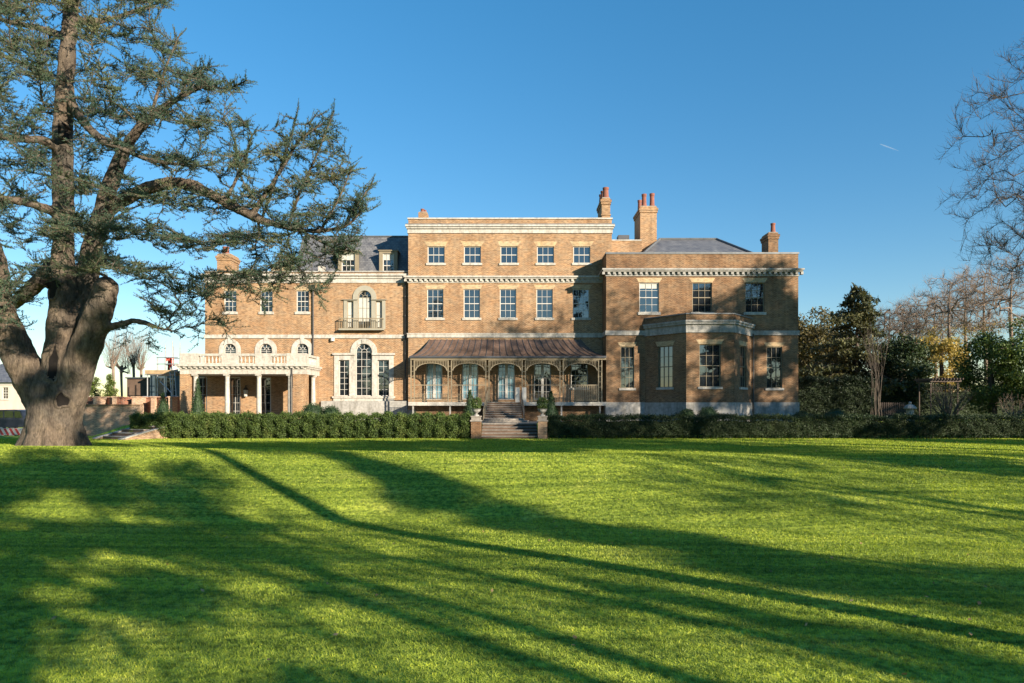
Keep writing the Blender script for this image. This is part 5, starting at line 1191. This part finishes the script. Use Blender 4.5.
# the big bare tree whose crown reaches in at the right edge, and the trees behind the viewer that shade the lawn and the house
o = bare_tree('bare_tree', (29.0, 30), 22, 8.8, 71, 'twig_bark', 1900, .07, (9, .7, .0075), None, .42, .2, rtip=.009, lo=-.7, crown=((0, 0, 13.2), (9.2, 8.0, 8.6))); tag(o, 'big bare deciduous tree reaching into the picture from the right edge against the sky', 'tree')
# trees standing to the right of and behind the viewer: out of the picture, their shade falls across the lawn, cedar and house
def place(o, lab): return tag(o, lab, 'tree', 'trees behind the viewer')
place(conifer('conifer', (34.8, -14.0), 20.2, 4.6, 81, 'dark_leaf', .05, .8, .5, 60, .5, .2), 'dark conifer behind the viewer casting the long band of shade')
place(leafy_tree('evergreen_tree', (21, -12.5), 18, 3.2, 82, 'dark_leaf', 44, 150, .42, crown=((0, 0, 15.0), (5.0, 5.0, 3.4)), clump=.95, trunk_r=.3), 'evergreen behind the viewer, its shade spread over the left lawn')
place(bare_tree('bare_tree', (14.5, -12.5), 13, 5.5, 89, nattr=90, twig=(3, 1.2, .035), trunk_r=.5, rtip=.05, first=.25), 'gnarled bare tree behind the viewer streaking the near left lawn')
place(bare_tree('bare_tree', (21, -11.5), 15, 5, 83, nattr=170, twig=(3, 1.1, .03), trunk_r=.4, rtip=.035, first=.35), 'thick limbed bare tree behind the viewer shading the near left lawn')
place(leafy_tree('pine_tree', (14.4, 1.4), 25, 3.4, 86, 'dark_leaf', 15, 170, .4, crown=((-1.8, -1.8, 18.3), (3.2, 3.2, 5.4)), clump=.95, trunk_r=.36), 'tall pine beside the viewer shading the trunk of the cedar')
place(bare_tree('bare_tree', (40, 16), 21, 7.5, 84, nattr=420, twig=(4, 1.1, .022), trunk_r=.45, rtip=.022), 'bare tree right of the viewer shading the lower middle of the house')
place(leafy_tree('evergreen_tree', (49, 25), 27, 5.6, 85, 'dark_leaf', 64, 230, .45, .3, clump=1.5), 'loose evergreen right of the viewer dappling the east wing')
place(leafy_tree('evergreen_tree', (46, 3), 22, 5.0, 87, 'dark_leaf', 60, 200, .45, .2, clump=1.5), 'evergreen right of the viewer shading the far edge of the lawn')
place(bare_tree('bare_tree', (40, -6), 17, 6, 88, nattr=220, twig=(4, 1.1, .025), trunk_r=.4, rtip=.025), 'bare tree right of the viewer streaking the right lawn')
place(bare_tree('bare_tree', (26, -13.6), 17, 4.5, 91, nattr=120, twig=(3, 1.1, .03), trunk_r=.42, rtip=.03, first=.5), 'bare tree with a thick trunk behind the viewer striping the lower lawn')
place(leafy_tree('evergreen_tree', (37, -4), 20.5, 4.5, 94, 'dark_leaf', 50, 200, .45, crown=((0, 0, 18.4), (5.0, 5.0, 2.3)), clump=1.3, trunk_r=.22), 'high crowned evergreen right of the viewer shading the top of the bank')
place(leafy_tree('evergreen_tree', (35, -12.5), 24, 4.5, 97, 'dark_leaf', 46, 190, .45, crown=((0, 0, 21.7), (5.0, 5.0, 2.0)), clump=1.2, trunk_r=.2), 'tall evergreen right of the viewer shading the lawn beyond the cedar')
place(leafy_tree('evergreen_tree', (43, -1.5), 20, 4.5, 98, 'dark_leaf', 46, 190, .45, crown=((0, 0, 18.4), (4.6, 4.6, 2.0)), clump=1.2, trunk_r=.2), 'evergreen right of the viewer streaking the lawn before the steps')
place(leafy_tree('evergreen_tree', (14, -12), 12, 3, 95, 'dark_leaf', 18, 170, .36, crown=((0, 0, 8.6), (4.6, 4.6, 3.2)), clump=.75, trunk_r=.3), 'open evergreen close behind the viewer breaking the light on the near lawn')
place(conifer('conifer', (28.0, -14.2), 11.5, 2.0, 96, 'dark_leaf', .05, .8, .42, 50, .5, .2), 'small conifer behind the viewer shading the lower right lawn')
place(leafy_tree('evergreen_tree', (58, 15), 15, 6, 92, 'dark_leaf', 60, 190, .45, .3, clump=1.8), 'broad evergreen far right of the viewer shading the long dark hedge')
place(leafy_tree('evergreen_tree', (67, 22), 18, 7, 93, 'dark_leaf', 60, 190, .5, .3, clump=2.0), 'broad evergreen far right of the viewer shading the garden beyond the house')
# unseen tree line added behind the viewer to darken the lower window reflections
g = np.random.default_rng(90); n = 30000; x = g.uniform(-110, 110, n); hh_ = 9.5 + 2.2 * np.sin(x * .21) + 1.6 * np.sin(x * .55 + 1) + 1.2 * np.sin(x * 1.3)
mb = MB(); leaves(mb, np.stack([x, -78 + 5 * g.normal(size=n) + 3 * np.sin(x * .3), hh_ * g.uniform(0, 1, n) ** .8 - .5], 1), 1.3, .1, .7, g)
o = mb.build('added_woodland', 'dark_leaf'); tag(o, 'unseen dark tree line added behind the viewer to darken window reflections', 'added_woodland', kind='stuff')
# ---------------------------------------------------------------- grass and leaves on the lawn
NG = 850000; g = np.random.default_rng(5)
y = (g.uniform(2.0 ** 1, 6.86 ** 1, NG)) ** 2; x = g.uniform(-1, 1, NG) * (.86 * y + 3.5)
d0 = np.hypot(x - X(55, 32), y - 32); keep = d0 > 1.6; x, y = x[keep], y[keep]; n = len(x)
z = gh(x, y); a = g.uniform(0, 2 * math.pi, n); wd = (.0026 + .00050 * y) * g.uniform(.7, 1.4, n); h = (.022 + .0009 * y) * g.uniform(.55, 1.45, n)
b = np.stack([x, y, z - .004], 1); s = np.stack([np.cos(a), np.sin(a), 0 * a], 1) * wd[:, None]; ln = g.normal(size=(n, 2)) * .55
tip = b + np.stack([ln[:, 0] * h, ln[:, 1] * h, h + .004], 1)
mb = MB(); mb.add(np.stack([b - s, b + s, tip], 1).reshape(-1, 3), np.arange(3 * n).reshape(-1, 3))
o = mb.build('grass', 'grass_blade'); tag(o, 'short mown green grass covering the lawn', 'grass', kind='stuff')
n = 260; y = g.uniform(2.5, 6.8, n) ** 2; x = g.uniform(-1, 1, n) * .8 * y; k = np.concatenate([np.arange(n)]); 
y2 = g.uniform(40, 46, 160); x2 = g.uniform(12, 34, 160); x, y = np.append(x, x2), np.append(y, y2)
sel = g.random(len(x)) < np.where(x > 0, 1, .5); x, y = x[sel], y[sel]
mb = MB(); leaves(mb, np.stack([x, y, gh(x, y) + .035 + .001 * y], 1), .07, 1.2, .75, g); o = mb.build('fallen_leaves', 'dead_leaf'); tag(o, 'scattered fallen brown leaves lying on the grass', 'leaves', kind='stuff')
# short vapour trail high in the sky
p0, p1 = np.array(((880 - 512) * 3000 / F, 3000, ZC + (HZ - 144) * 3000 / F)), np.array(((899 - 512) * 3000 / F, 3000, ZC + (HZ - 151) * 3000 / F))
mb = MB(); mb.tube([p0, p0 * .75 + p1 * .25, p0 * .4 + p1 * .6, p1], [1.2, 2.6, 2.2, .3], 8); o = mb.build('vapour_trail', 'trail', None, tuple((p0 + p1) / 2)); tag(o, 'short white vapour trail of an aircraft in the blue sky', 'vapour trail')
for o in SC.objects:
    if o.type == 'MESH' and o.parent is None and not o.get("label"): print("UNTAGGED", o.name)
